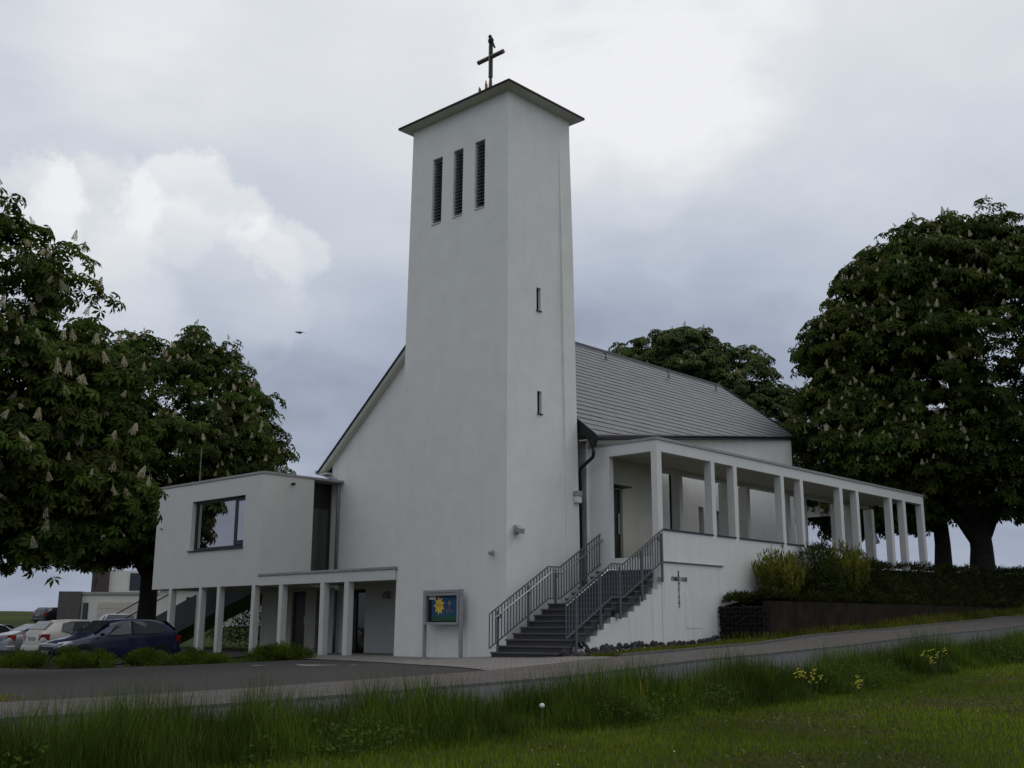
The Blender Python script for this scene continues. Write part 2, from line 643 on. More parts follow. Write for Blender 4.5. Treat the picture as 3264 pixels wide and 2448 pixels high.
def frames(normal, rng, size, jitter=0.):
    """rotation*scale matrices with local z along normal and a random heading"""
    n = len(normal)
    Z = normal + rng.normal(0, 1, (n, 3)) * jitter
    Z /= np.linalg.norm(Z, axis=1)[:, None] + 1e-9
    a = rng.normal(0, 1, (n, 3))
    X = a - Z * (a * Z).sum(1)[:, None]
    X /= np.linalg.norm(X, axis=1)[:, None] + 1e-9
    Y = np.cross(Z, X)
    M = np.stack([X, Y, Z], axis=2)
    return M * np.asarray(size).reshape(-1, 1, 1)


# ------------------------------------------------------------------ terrain
_CP = []


def cp_uv(u, v, z):
    p = W(u, v, z)
    _CP.append((p.x, p.y, z))


Z5V = [-40, -22, -15, -11.5, -5.75, -1.8, .3, 3.9, 8.3, 16, 24, 35, 60]
Z5Z = [-.38, -.30, -.24, -.19, -.035, .17, .24, .38, .60, .94, 1.29, 1.8, 2.9]


def z5(v):
    return float(np.interp(v, Z5V, Z5Z))


for v_ in (-40, -28, -20, -15, -11.5, -8.5, -5.75, -3.5, -1.8, .3, 2, 3.9, 6, 8.3, 12, 16, 20, 24, 35, 60):
    cp_uv(-5, v_, z5(v_))
    cp_uv(-7.2, v_, z5(v_) - .05)
    cp_uv(-10.5, v_, z5(v_) - .10)
    if v_ > -21:
        cp_uv(-12.2, v_, z5(v_) - .12)
for v_, z_ in ((6.4, .64), (9, .78), (13.4, 1.0), (18, 1.27), (22, 1.5), (28, 1.8)):
    cp_uv(-4.1, v_, z_)
for p_ in ((1.8, -.1, 0), (4.4, -.1, 0), (0, -1, .06), (-2.4, -1.1, .085), (8, 0, -.02), (12, 0, 0), (16, 0, 0), (20, 0, -.05), (8, 3.2, -.02), (16, 4, 0),
           (-2.6, 1.3, .24), (-2.6, 3.5, .31), (-2.6, 5.6, .40), (10.5, -6.2, -.34), (14, -6.5, -.40), (12, -9, -.38), (18, -8, -.44), (5, -2.6, -.06), (0, -3.7, -.03), (6, -7, -.24), (2, -10, -.24), (15, -3, -.38), (20, -2, -.46), (24, -2, -.48), (10.3, -4, -.28), (8.6, -2.9, -.2),
           (7.0, -2.3, -.12), (10, 10, .1), (20, 12, .2), (24, 22, .6), (6, 25, 1.6), (0, 22, 2.7), (-1, 26, 2.95), (-1, 17, 2.7), (5, 14, 1.5),
           (-14, -14.8, -.30), (-20, -21.5, -.86), (-17, -10, -.35), (-17, -2, .02), (-24, -10, -.5), (-20, -30, -1.2), (-14.5, 5, .30), (-18, 12, .6), (-14, 20, 1.0), (-30, 30, 1.0)):
    cp_uv(*p_)
_CP += [(-26, 60, .40), (-33, 90, 1.1), (-48, 84, .8), (-60, 150, 2.9), (-113, 250, 5.0), (-20, 150, 2.6), (0, 62, 2.0), (11, 62, 2.7), (20.7, 49, 3.3), (19.4, 50, 3.35),
        (15, 46, 3.0), (31, 70, 4.55), (45, 90, 4.6), (60, 140, 4.6), (25, 42, 2.9), (35, 55, 3.5), (0, 250, 3), (150, 250, 4), (-250, 250, 4.5), (0, 700, 3), (600, 600, 3), (-600, 600, 3),
        (-600, 0, 2), (600, 0, 2), (-80, 40, 0), (80, 20, 1.5), (0, -100, -3), (-100, -100, -3), (100, -100, -2), (0, -600, -5), (600, -600, -4), (-600, -600, -4), (-30, 20, -.5), (40, 0, .4)]
CPA = np.array(_CP)


def _phi(d):
    return np.sqrt(d * d + 6.0)


_n = len(CPA)
_D = _phi(np.linalg.norm(CPA[:, None, :2] - CPA[None, :, :2], axis=2))
_A = np.zeros((_n + 3, _n + 3))
_A[:_n, :_n] = _D + np.eye(_n) * -.05
_A[:_n, _n] = 1
_A[:_n, _n + 1:] = CPA[:, :2] / 100
_A[_n:, :_n] = _A[:_n, _n:].T
_SOL = np.linalg.solve(_A, np.concatenate([CPA[:, 2], np.zeros(3)]))


def zground(xy):
    xy = np.atleast_2d(np.asarray(xy, float))
    out = np.empty(len(xy))
    for i in range(0, len(xy), 4000):
        q = xy[i:i + 4000]
        d = np.linalg.norm(q[:, None] - CPA[None, :, :2], axis=2)
        out[i:i + 4000] = _phi(d) @ _SOL[:_n] + _SOL[_n] + q @ _SOL[_n + 1:] / 100
    return out


def zg(u, v):
    p = W(u, v)
    return float(zground([(p.x, p.y)])[0])


def zw(x, y):
    return float(zground([(x, y)])[0])


def grid_mesh(name, P, material, kind='structure', skirt=0.):
    """P: ny x nx x 3 world points -> sheet"""
    ny, nx = P.shape[:2]
    idx = np.arange(nx * ny).reshape(ny, nx)
    F = np.stack([idx[:-1, :-1], idx[:-1, 1:], idx[1:, 1:], idx[1:, :-1]], axis=2).reshape(-1, 4)
    me = bpy.data.meshes.new(name)
    V = P.reshape(-1, 3)
    me.from_pydata(V.tolist(), [], F.tolist())
    me.materials.append(material)
    me.polygons.foreach_set('use_smooth', [True] * len(me.polygons))
    o = bpy.data.objects.new(name, me)
    COL.objects.link(o)
    if kind:
        o['kind'] = kind
    return o


def _axis(lo, hi, step, far, grow=1.22):
    a = list(np.arange(lo, hi + 1e-6, step))
    s, x = step, hi
    while x < far:
        s *= grow
        x += s
        a.append(x)
    s, x = step, lo
    while x > -far:
        s *= grow
        x -= s
        a.insert(0, x)
    return np.array(a)


gx, gy = _axis(-24, 30, .7, 1500), _axis(4, 56, .7, 1500)
GX, GY = np.meshgrid(gx, gy)
GZ = zground(np.stack([GX.ravel(), GY.ravel()], 1)).reshape(GX.shape)
ground = grid_mesh('ground', np.stack([GX, GY, GZ], 2), MEADOW)


def loft(name, A, B, n, m, dz, material, frame='c', edge=0.0):
    """sheet between polylines A and B (church u,v or world x,y), draped dz above the ground"""
    def samp(C, t):
        C = np.array(C, float)
        L = np.concatenate([[0], np.cumsum(np.linalg.norm(np.diff(C, axis=0), axis=1))])
        L /= L[-1]
        return np.stack([np.interp(t, L, C[:, 0]), np.interp(t, L, C[:, 1])], 1)
    t = np.linspace(0, 1, n)
    a, b = samp(A, t), samp(B, t)
    s = np.linspace(0, 1, m)[:, None, None]
    P = a[None] * (1 - s) + b[None] * s
    if frame == 'c':
        X = OX - CU * P[..., 0] + SU * P[..., 1]
        Y = OY + SU * P[..., 0] + CU * P[..., 1]
    else:
        X, Y = P[..., 0], P[..., 1]
    Z = zground(np.stack([X.ravel(), Y.ravel()], 1)).reshape(X.shape) + dz
    return grid_mesh(name, np.stack([X, Y, Z], 2), material)


road = loft('road', [(-7.05, -40), (-7.05, 60)], [(-10.0, -40), (-10.0, -16), (-10.4, -10), (-10.85, -5), (-10.9, 60)], 180, 6, .024, ROADM)
pavement = loft('pavement', [(-5.0, -40), (-5.0, 60)], [(-7.05, -40), (-7.05, 60)], 180, 4, .06, PAVE)
apron = loft('forecourt', [(9.5, -1.1), (5, -2.35), (2, -3.2), (.3, -3.7), (-2, -4.6), (-5.0, -5.8)],
             [(9.5, 3.3), (5, 3.0), (2, .5), (0, .3), (-2.45, -.6), (-5.0, -1.75)], 40, 12, .052, APRON)
driveway = loft('driveway', [(-5.0, -15.2), (-5.0, -12), (-5.0, -9), (-5.0, -7), (-5, -6.2), (-5, -5.75)],
                [(15, -7.4), (10.9, -6.9), (10.0, -5.0), (8.2, -3.3), (5, -2.34), (.3, -3.69), (-5, -5.74)], 60, 24, .038, ASPHALT)
parking = loft('parking', [(10.6, -5.4), (28, -6.5)], [(10.6, .6), (28, 1.5)], 30, 12, .03, ASPHALT)
side_road = loft('side_road', [(-16.5, 34), (-22, 45), (-30, 60), (-47, 82), (-80, 100)], [(-20.5, 33), (-28, 45), (-37, 58), (-53, 74), (-84, 92)], 60, 6, .05, ROADM, 'w')
field_path = loft('field_path', [(-53, 82), (-75, 120), (-110, 160)], [(-56, 80), (-79, 118), (-114, 158)], 40, 3, .06, PAVE, 'w')

# chalky stains on the driveway asphalt
for i_, (u_, v_, ru, rv) in enumerate(((1.7, -4.9, .75, .22), (3.4, -5.3, .34, .13), (.6, -4.6, .16, .07))):
    mb = MB()
    ring = []
    for k in range(18):
        t = 2 * math.pi * k / 18
        r = 1 + .3 * math.sin(3 * t + i_) + random.uniform(-.2, .2)
        uu, vv = u_ + ru * r * math.cos(t), v_ + rv * r * math.sin(t)
        ring.append((uu, vv, zg(uu, vv) + .045))
    mb.poly(ring)
    o = mb.build('chalk_stain', mat('chalk_%d' % i_, (.30, .27, .22), .95, .5, 9), None, normals=False)
    o.location = W(0, 0, 0)
    o.rotation_euler = (0, 0, -YAW)
    o['kind'] = 'structure'

# kerb stones along the back of the pavement and the forecourt step
kerb = thing('kerb', (-4.95, 0, 0), 'row of weathered kerb stones along the upper edge of the pavement', 'kerb')
mbk = MB((0, 0, 0))
mbk.box(-.06, .06, 0, .985, -.12, .11)
kme = mbk.mesh('kerb_stone', KERB)
for k in range(44):
    v0 = -1.6 + k
    a = math.atan2(zg(-4.95, v0 + 1) - zg(-4.95, v0), 1)
    link_mesh('kerb_stone', kme, kerb, (0, v0, zg(-4.95, v0) + random.uniform(-.004, .004)), (a, 0, 0))
kerb2 = thing('kerb', (-7.05, 0, 0), 'low row of kerb stones between the pavement and the road', 'kerb')
mbk = MB((0, 0, 0))
mbk.box(-.05, .05, 0, .985, -.15, .075)
kme2 = mbk.mesh('kerb_stone', KERB)
for k in range(60):
    v0 = -18 + k
    a = math.atan2(zg(-7.05, v0 + 1) - zg(-7.05, v0), 1)
    link_mesh('kerb_stone', kme2, kerb2, (0, v0, zg(-7.05, v0) + random.uniform(-.004, .004)), (a, 0, 0))

# ------------------------------------------------------------------ church tower
W1, W2, TH, TAP = 4.44, 3.07, 16.30, .15


def taper(u, v, z):
    k = TAP * max(0, min(1, z / TH))
    return (u * (W1 - 2 * k) / W1 + k, v * (W2 - 2 * k) / W2 + k, z)


def untaper_u(u, z):
    k = TAP * z / TH
    return (u - k) * W1 / (W1 - 2 * k)


def untaper_v(v, z):
    k = TAP * z / TH
    return (v - k) * W2 / (W2 - 2 * k)


tower = thing('church_tower', (0, 0, 0), 'tall white rendered church tower with three louvred openings and flat slate cap', 'tower')
LOUV = [(2.905, 3.335), (1.995, 2.412), (1.070, 1.488)]
louv_u = [(untaper_u(a, 14), untaper_u(b, 14)) for a, b in LOUV]
LZ0, LZ1 = 12.885, 15.06
SLV = (untaper_v(1.315, 9), untaper_v(1.50, 9))
SLIT = [(9.82, 10.51), (6.78, 7.43)]
mb = MB(warp=taper)
mb.wall('v', 0, .32, 0, W1, -.3, TH, [(a, b, LZ0, LZ1) for a, b in louv_u], nz=8)
mb.wall('u', 0, .32, .32, W2, -.3, TH, [(SLV[0], SLV[1], a, b) for a, b in SLIT], nz=8)
mb.wall('v', W2 - .3, W2, .32, W1, -.3, TH)
mb.wall('u', W1 - .32, W1, .32, W2 - .3, -.3, TH)
mb.build('wall', STUCCO, tower)
mb = MB(warp=taper)
mb.hexa([(-.06, 2.50, -.2), (.002, 2.50, -.2), (.002, W2 - .01, -.2), (-.06, W2 - .01, -.2), (-.05, 2.50, 12.0), (.002, 2.50, 12.0), (.002, W2 - .01, 12.0), (-.05, W2 - .01, 12.0)])
mb.hexa([(-.05, 2.50, 12.001), (.002, 2.50, 12.001), (.002, W2 - .01, 12.001), (-.05, W2 - .01, 12.001), (-.004, 2.50, 15.6), (.002, 2.50, 15.6), (.002, W2 - .01, 15.6), (-.004, W2 - .01, 15.6)])
mb.build('corner_pilaster', STUCCO, tower)
for (a, b) in louv_u:
    mb = MB(warp=taper)
    mb.box(a + .002, b - .002, .27, .30, LZ0 + .002, LZ1 - .002)
    lw = mb.build('louvre_window', BLACK, tower)
    mb = MB(warp=taper)
    mb.hexa([(a + .003, -.03, LZ0 + .003), (b - .003, -.03, LZ0 + .003), (b - .003, .25, LZ0 + .08), (a + .003, .25, LZ0 + .08), (a + .003, -.03, LZ0 + .03), (b - .003, -.03, LZ0 + .03), (b - .003, .25, LZ0 + .11), (a + .003, .25, LZ0 + .11)])
    mb.build('sill', STUCCO, lw)
    ns = 19
    for k in range(ns):
        z0 = LZ0 + .12 + (LZ1 - LZ0 - .14) * k / ns
        mb = MB(warp=taper)
        mb.hexa([(a + .012, .075, z0), (b - .012, .075, z0), (b - .012, .25, z0 + .10), (a + .012, .25, z0 + .10),
                 (a + .012, .075, z0 + .022), (b - .012, .075, z0 + .022), (b - .012, .25, z0 + .122), (a + .012, .25, z0 + .122)])
        mb.build('slat', MATS.get('louvre_slat') or mat('louvre_slat', (.12, .125, .135), .5, .2, 8), lw)
for (a, b) in SLIT:
    mb = MB(warp=taper)
    mb.box(.10, .12, SLV[0] + .002, SLV[1] - .002, a + .002, b - .002)
    sw = mb.build('slit_window', MATTE, tower)
    mb = MB(warp=taper)
    mb.box(-.04, .19, SLV[0] - .02, SLV[1] + .02, a - .035, a - .003)
    mb.build('sill', FRAME, sw)
EO = .335
k_ = TAP
e0u, e1u, e0v, e1v = k_ - EO, W1 - k_ + EO, k_ - EO, W2 - k_ + EO
i0u, i1u, i0v, i1v = k_ - .002, W1 - k_ + .002, k_ - .002, W2 - k_ + .002
mb = MB()
mb.hexa([(i0u, i0v, TH), (i1u, i0v, TH), (i1u, i1v, TH), (i0u, i1v, TH), (e0u, e0v, TH + .06), (e1u, e0v, TH + .06), (e1u, e1v, TH + .06), (e0u, e1v, TH + .06)])
mb.build('soffit', SOFFIT, tower)
mb = MB()
mb.box(e0u - .02, e1u + .02, e0v - .02, e1v + .02, TH + .062, TH + .135)
mb.build('eave_edge', DARKMET, tower, bevel=.01)
mb = MB()
ap = mb.pt((W1 / 2, W2 / 2, TH + .75))
q = [mb.pt(p) for p in ((e0u, e0v, TH + .137), (e1u, e0v, TH + .137), (e1u, e1v, TH + .137), (e0u, e1v, TH + .137))]
for k in range(4):
    mb.face([q[k], q[(k + 1) % 4], ap])
mb.face(q[::-1])
mb.build('cap_roof', SLATE, tower)

# cross on its gilded crown
CUc, CVc = 2.2, 1.5
cross = thing('tower_cross', (CUc, CVc, 17.0), 'dark metal cross rising from a gilded crown on the tower roof', 'cross')
cb = (CUc, CVc, 17.0)
mb = MB(cb)
mb.tube([(CUc, CVc, 17.0), (CUc, CVc, 17.6), (CUc, CVc, 18.02)], [.09, .07, .04], 8)
mb.build('stem', BRONZE, cross)
mb = MB(cb)
for k in range(12):
    t0, t1 = 2 * math.pi * k / 12, 2 * math.pi * (k + 1) / 12
    P = lambda r, t, z: (CUc + r * math.cos(t), CVc + r * math.sin(t), z)
    mb.hexa([P(.27, t0, 17.03), P(.27, t1, 17.03), P(.22, t1, 17.03), P(.22, t0, 17.03), P(.34, t0, 17.42), P(.34, t1, 17.42), P(.29, t1, 17.42), P(.29, t0, 17.42)])
mb.build('crown_band', GOLD, cross)
for k in range(8):
    t = 2 * math.pi * (k + .5) / 8
    mb = MB(cb)
    c, s_ = math.cos(t), math.sin(t)
    h = .30 if k % 2 else .18
    r0 = .32
    tang = (-s_, c)
    mb.hexa([(CUc + r0 * c - .06 * tang[0], CVc + r0 * s_ - .06 * tang[1], 17.40), (CUc + r0 * c + .06 * tang[0], CVc + r0 * s_ + .06 * tang[1], 17.40),
             (CUc + (r0 + .03) * c + .06 * tang[0], CVc + (r0 + .03) * s_ + .06 * tang[1], 17.40), (CUc + (r0 + .03) * c - .06 * tang[0], CVc + (r0 + .03) * s_ - .06 * tang[1], 17.40),
             (CUc + (r0 + .06) * c - .012 * tang[0], CVc + (r0 + .06) * s_ - .012 * tang[1], 17.40 + h), (CUc + (r0 + .06) * c + .012 * tang[0], CVc + (r0 + .06) * s_ + .012 * tang[1], 17.40 + h),
             (CUc + (r0 + .08) * c + .012 * tang[0], CVc + (r0 + .08) * s_ + .012 * tang[1], 17.40 + h), (CUc + (r0 + .08) * c - .012 * tang[0], CVc + (r0 + .08) * s_ - .012 * tang[1], 17.40 + h)])
    mb.ball((CUc + (r0 + .05) * c, CVc + (r0 + .05) * s_, 17.40 + h * .55), .05, .05, .05, 6, 4)
    mb.build('crown_point', GOLD, cross)
mb = MB(cb)
mb.box(CUc - .05, CUc + .05, CVc - .05, CVc + .05, 18.0, 19.14)
mb.box(CUc - .07, CUc + .07, CVc - .025, CVc + .025, 18.0, 19.14)
mb.box(CUc - .025, CUc + .025, CVc - .07, CVc + .07, 18.0, 19.14)
mb.build('upright', BRONZE, cross)
for sg in (-1, 1):
    mb = MB(cb)
    x0, x1 = sorted((CUc + sg * .072, CUc + sg * .56))
    mb.box(x0, x1, CVc - .05, CVc + .05, 18.66, 18.76)
    mb.box(x0, x1, CVc - .025, CVc + .025, 18.64, 18.78)
    mb.box(x0, x1, CVc - .07, CVc + .07, 18.685, 18.735)
    mb.build('cross_arm', BRONZE, cross)
mb = MB(cb)
mb.box(CUc - .014, CUc + .014, CVc - .08, CVc - .071, 18.02, 19.12)
mb.box(CUc - .55, CUc - .08, CVc - .08, CVc - .071, 18.70, 18.722)
mb.box(CUc + .08, CUc + .55, CVc - .08, CVc - .071, 18.70, 18.722)
mb.build('light_edge', BRONZE_L, cross)

# ------------------------------------------------------------------ nave
RU, RZ, SL_L, SL_R = 6.28, 11.72, .845, .787
RV0, RVE = 3.09, 20.85
EF = (-.565, 3.09, RZ - SL_R * (RU + .565))
EB = (2.90, 21.30, RZ - SL_R * (RU - 2.90))
church = thing('church_nave', (RU, 3.4, 0), 'white gabled church nave with steep slate roof behind the tower', 'church')
cbz = (RU, 3.4, 0)
# front gable wall (v = 3.38) with the glazed foyer openings near the ground
GW0, GW1 = 3.38, 3.62
EXT = 11.98
ztop = lambda u: (RZ - SL_L * (u - RU) if u > RU else RZ - SL_R * (RU - u)) - .22
mb = MB(cbz)
mb.wall('v', GW0, GW1, 9.86, EXT, -.3, 2.9, [(9.861, 10.98, -.3, 2.17), (11.46, 11.56, -.3, 2.17)])
mb.wall('v', GW0, GW1, 4.0, 9.86, -.3, 2.9)
mb.prism([(4.0, 2.9), (EXT, 2.9), (EXT, ztop(EXT)), (RU, ztop(RU)), (4.0, ztop(4.0))], 1, GW0, GW1)
mb.prism([(-.02, -.3), (4.0, -.3), (4.0, ztop(4.0)), (-.02, ztop(-.02))], 1, GW0, GW1)
mb.build('gable_wall', STUCCO, church)
# left wall
mb = MB(cbz)
mb.box(EXT - .25, EXT, GW1, 20.4, -.3, ztop(EXT) - .05)
mb.build('side_wall', STUCCO, church)
# right wall follows the tapering plan
n0, n1 = (.0, 3.38), (2.87, 20.9)


def rw(t):
    return (n0[0] + (n1[0] - n0[0]) * t, n0[1] + (n1[1] - n0[1]) * t)


def eave_z(t):
    return EF[2] + (EB[2] - EF[2]) * t


mb = MB(cbz)


def rbox(t0, t1, z0a, z0b, z1a, z1b, d0=0., d1=.3, m=None):
    m = m or mb
    a, b = rw(t0), rw(t1)
    m.hexa([(a[0] + d0, a[1], z0a), (b[0] + d0, b[1], z0b), (b[0] + d1, b[1], z0b), (a[0] + d1, a[1], z0a),
            (a[0] + d0, a[1], z1a), (b[0] + d0, b[1], z1b), (b[0] + d1, b[1], z1b), (a[0] + d1, a[1], z1a)])


SW = [(.444, .468), (.532, .554)]
SZ0, SZ1 = 2.85, 5.05
ed = [0, SW[0][0], SW[0][1], SW[1][0], SW[1][1], 1]
for a, b in ((0, 1), (2, 3), (4, 5)):
    t0, t1 = ed[a], ed[b]
    rbox(t0, t1, -.3, -.3, eave_z(t0) + .12 - .27 * t0, eave_z(t1) + .12 - .27 * t1)
for (t0, t1) in SW:
    rbox(t0, t1, -.3, -.3, SZ0, SZ0)
    rbox(t0, t1, SZ1, SZ1, eave_z(t0) + .12 - .27 * t0, eave_z(t1) + .12 - .27 * t1)
mb.build('side_wall', STUCCO, church)
for (t0, t1) in SW:
    mb = MB(cbz)
    rbox(t0 + .0002, t1 - .0002, SZ0 + .002, SZ0 + .002, SZ1 - .002, SZ1 - .002, .22, .25, mb)
    mb.build('slot_window', GLASS, church)
mb = MB(cbz)
mb.prism([(2.87, -.3), (EXT, -.3), (EXT, ztop(EXT)), (RU, ztop(RU)), (2.87, ztop(2.87))], 1, 20.6, 20.9)
mb.build('gable_wall', STUCCO, church)
# roof underlay
mb = MB(cbz)
th = .10
ru0 = (RU, RV0, RZ - .05)
ru1 = (RU, RVE, RZ - .05)
lo = [(EF[0], EF[1], EF[2] - .05), (EB[0], EB[1], EB[2] - .05)]
mb.hexa([ru0, ru1, lo[1], lo[0], (RU, RV0, RZ - .18), (RU, RVE, RZ - .18), (lo[1][0], lo[1][1], lo[1][2] - .12), (lo[0][0], lo[0][1], lo[0][2] - .12)])
mb.build('roof_deck', SLATE_D, church)
LE = (12.45, RV0)
zl = lambda u: RZ - SL_L * (u - RU)
mb = MB(cbz)
mb.hexa([(RU, RV0, RZ), (RU, RVE, RZ), (LE[0], 21.0, zl(LE[0])), (LE[0], RV0, zl(LE[0])), (RU, RV0, RZ - .06), (RU, RVE, RZ - .06), (LE[0], 21.0, zl(LE[0]) - .06), (LE[0], RV0, zl(LE[0]) - .06)])
mb.build('roof_slope', SLATE, church)
# barge board and soffit strip of the left verge
mb = MB(cbz)
mb.hexa([(RU, RV0 - .012, RZ + .02), (LE[0] + .06, RV0 - .012, zl(LE[0] + .06) + .02), (LE[0] + .06, RV0 + .03, zl(LE[0] + .06) + .02), (RU, RV0 + .03, RZ + .02),
         (RU, RV0 - .012, RZ - .085), (LE[0] + .06, RV0 - .012, zl(LE[0] + .06) - .085), (LE[0] + .06, RV0 + .03, zl(LE[0] + .06) - .085), (RU, RV0 + .03, RZ - .085)])
mb.build('verge_edge', DARKMET, church)
mb = MB(cbz)
mb.hexa([(RU, RV0 + .01, RZ - .09), (LE[0], RV0 + .01, zl(LE[0]) - .09), (LE[0], GW0 + .02, zl(LE[0]) - .09), (RU, GW0 + .02, RZ - .09),
         (RU, RV0 + .06, RZ - .22), (LE[0] - .2, RV0 + .06, zl(LE[0] - .2) - .22), (LE[0] - .2, GW0 + .02, zl(LE[0] - .2) - .22), (RU, GW0 + .02, RZ - .22)])
mb.build('verge_soffit', SOFFIT, church)
mb = MB(cbz)
mb.tube([(LE[0] + .08, RV0 - .03, zl(LE[0]) - .05), (LE[0] + .08, 20.9, zl(LE[0]) - .05)], .07, 8)
mb.build('gutter', ZINC, church)
mb = MB(cbz)
mb.box(EXT + .0, LE[0] + .02, RV0 + .02, 20.6, zl(LE[0]) - .16, zl(LE[0]) - .10)
mb.build('eave_soffit', SOFFIT, church)
# slate courses of the right slope, cut by the rising eave
slope_len = (RU - EF[0]) * math.sqrt(1 + SL_R ** 2)
NC = 25
cs = math.sqrt(1 + SL_R ** 2)
nrm = (-SL_R / cs, 1 / cs)   # outward normal (u, z)


def slope_pt(d, v, h):
    """point at slope distance d below the ridge, lifted h off the deck"""
    u = RU - d / cs
    return (u + nrm[0] * h, v, RZ - SL_R * d / cs + nrm[1] * h)


dB = (RU - EB[0]) * cs


def v_end(d):
    if d <= dB:
        return RVE + (EB[1] - RVE) * d / dB
    t = (slope_len - d) / (slope_len - dB)
    return EF[1] + (EB[1] - EF[1]) * t


def eave_d(v):
    """slope distance of the rising eave at v"""
    if v <= EF[1]:
        return slope_len
    t = (v - EF[1]) / (EB[1] - EF[1])
    return slope_len + (dB - slope_len) * t


for c in range(NC):
    d0, d1 = slope_len * c / NC, slope_len * (c + 1) / NC
    mb = MB(cbz)
    v = RV0 - random.uniform(0, .3)
    vmax = v_end(d0)
    while v < vmax - .02:
        vn = min(v + .62, vmax)
        a, b = max(v, RV0), vn - .006
        if b - a > .01:
            h = random.uniform(-.004, .004)
            da, db = min(d1, eave_d(a)), min(d1, eave_d(b))
            if da > d0 + .004:
                db = max(db, d0 + .002)
                ha = (.016 + h * .7) * (da - d0) / (d1 - d0) + .002
                hb = (.016 + h * .7) * (db - d0) / (d1 - d0) + .002
                mb.hexa([slope_pt(d0, a, .002), slope_pt(d0, b, .002), slope_pt(db, b, hb), slope_pt(da, a, ha),
                         slope_pt(d0, a, -.04), slope_pt(d0, b, -.04), slope_pt(max(db - .03, d0), b, -.04), slope_pt(max(da - .03, d0), a, -.04)])
        v = vn
    if mb.f:
        mb.build('slate_course', SLATE, church)
mb = MB(cbz)
mb.prism([(RU - .16, RZ - .10), (RU + .16, RZ - .10), (RU + .05, RZ + .06), (RU - .05, RZ + .06)], 1, RV0, RVE)
mb.build('ridge_cap', DARKMET, church)
mb = MB(cbz)
mb.hexa([slope_pt(-.02, RVE, .05), slope_pt(dB, EB[1], .05), slope_pt(dB, EB[1] + .05, .05), slope_pt(-.02, RVE + .05, .05),
         slope_pt(-.02, RVE, -.2), slope_pt(dB, EB[1], -.2), slope_pt(dB, EB[1] + .05, -.2), slope_pt(-.02, RVE + .05, -.2)])
mb.build('verge_edge', DARKMET, church)
# front right verge board, eave gutter, hopper and black downpipe
mb = MB(cbz)
mb.hexa([slope_pt(slope_len - 1.6, RV0 - .03, .05), slope_pt(slope_len + .02, RV0 - .03, .05), slope_pt(slope_len + .02, RV0 + .02, .05), slope_pt(slope_len - 1.6, RV0 + .02, .05),
         slope_pt(slope_len - 1.6, RV0 - .03, -.26), slope_pt(slope_len + .02, RV0 - .03, -.26), slope_pt(slope_len + .02, RV0 + .02, -.26), slope_pt(slope_len - 1.6, RV0 + .02, -.26)])
mb.build('verge_edge', BLACK, church)
mb = MB(cbz)
mb.tube([(EF[0] - .05, EF[1] - .03, EF[2] - .08), (EB[0] - .05, EB[1], EB[2] - .08)], .075, 8)
mb.build('gutter', BLACK, church)
mb = MB(cbz)
a, b = EF, EB
mb.hexa([(a[0] + .02, a[1] + .02, a[2] - .14), (b[0] + .02, b[1], b[2] - .14), (b[0] + .5, b[1], b[2] - .14), (a[0] + .6, a[1] + .02, a[2] - .14),
         (a[0] + .02, a[1] + .02, a[2] - .11), (b[0] + .02, b[1], b[2] - .11), (b[0] + .5, b[1], b[2] - .11), (a[0] + .6, a[1] + .02, a[2] - .11)])
mb.build('eave_soffit', SOFFIT, church)
mb = MB(cbz)
hu, hv = EF[0] - .02, RV0 - .08
mb.hexa([(hu - .05, hv - .06, 5.93), (hu + .07, hv - .06, 5.93), (hu + .07, hv + .06, 5.93), (hu - .05, hv + .06, 5.93),
         (hu - .12, hv - .1, 6.26), (hu + .15, hv - .1, 6.26), (hu + .15, hv + .1, 6.26), (hu - .12, hv + .1, 6.26)])
mb.build('rain_hopper', BLACK, church)
mb = MB(cbz)
mb.tube([(hu, hv, 5.95), (hu, hv, 5.74), (hu + .04, hv + .02, 5.66), (.02, 3.17, 5.40), (.06, 3.17, 5.28), (.06, 3.17, 1.2)], .052, 10)
mb.build('downpipe', BLACK, church, smooth=True)
# left zinc downpipe with its swan neck
mb = MB(cbz)
mb.tube([(12.47, 3.2, 6.42), (12.35, 3.24, 6.38), (11.62, 3.28, 6.10), (11.50, 3.29, 6.02), (11.46, 3.29, 5.85), (11.46, 3.29, 2.64)], .055, 10)
mb.build('downpipe', ZINC, church, smooth=True)
mb = MB(cbz)
mb.tube([(11.36, 3.26, 2.18), (11.36, 3.26, -.1)], .06, 10)
mb.build('downpipe', ZINC, church, smooth=True)
# foyer glazing
for (a, b) in ((9.87, 10.97), (11.465, 11.555)):
    mb = MB(cbz)
    mb.box(a, b, GW0 + .10, GW0 + .13, -.1, 2.165)
    fr = mb.build('glazed_door', GLASS, church)
    mb = MB(cbz)
    for x in ({a, (a + b) / 2, b} if b - a > .5 else {a, b}):
        mb.box(x - .025, x + .025, GW0 + .06, GW0 + .095, -.1, 2.165)
    mb.build('frame', FRAME, fr)
# snow hooks on the roof
for (d, v) in ((.82 * cs, 11.3), (.9 * cs, 15.4), (.75 * cs, 19.2)):
    mb = MB(cbz)
    p = slope_pt(d, v, .04)
    mb.tube([p, slope_pt(d, v, .16), slope_pt(d - .1, v, .22), slope_pt(d - .2, v + .02, .20)], .018, 6)
    mb.tube([slope_pt(d, v, .1), slope_pt(d + .14, v, .06)], .018, 6)
    mb.build('roof_hook', DARKMET, church)

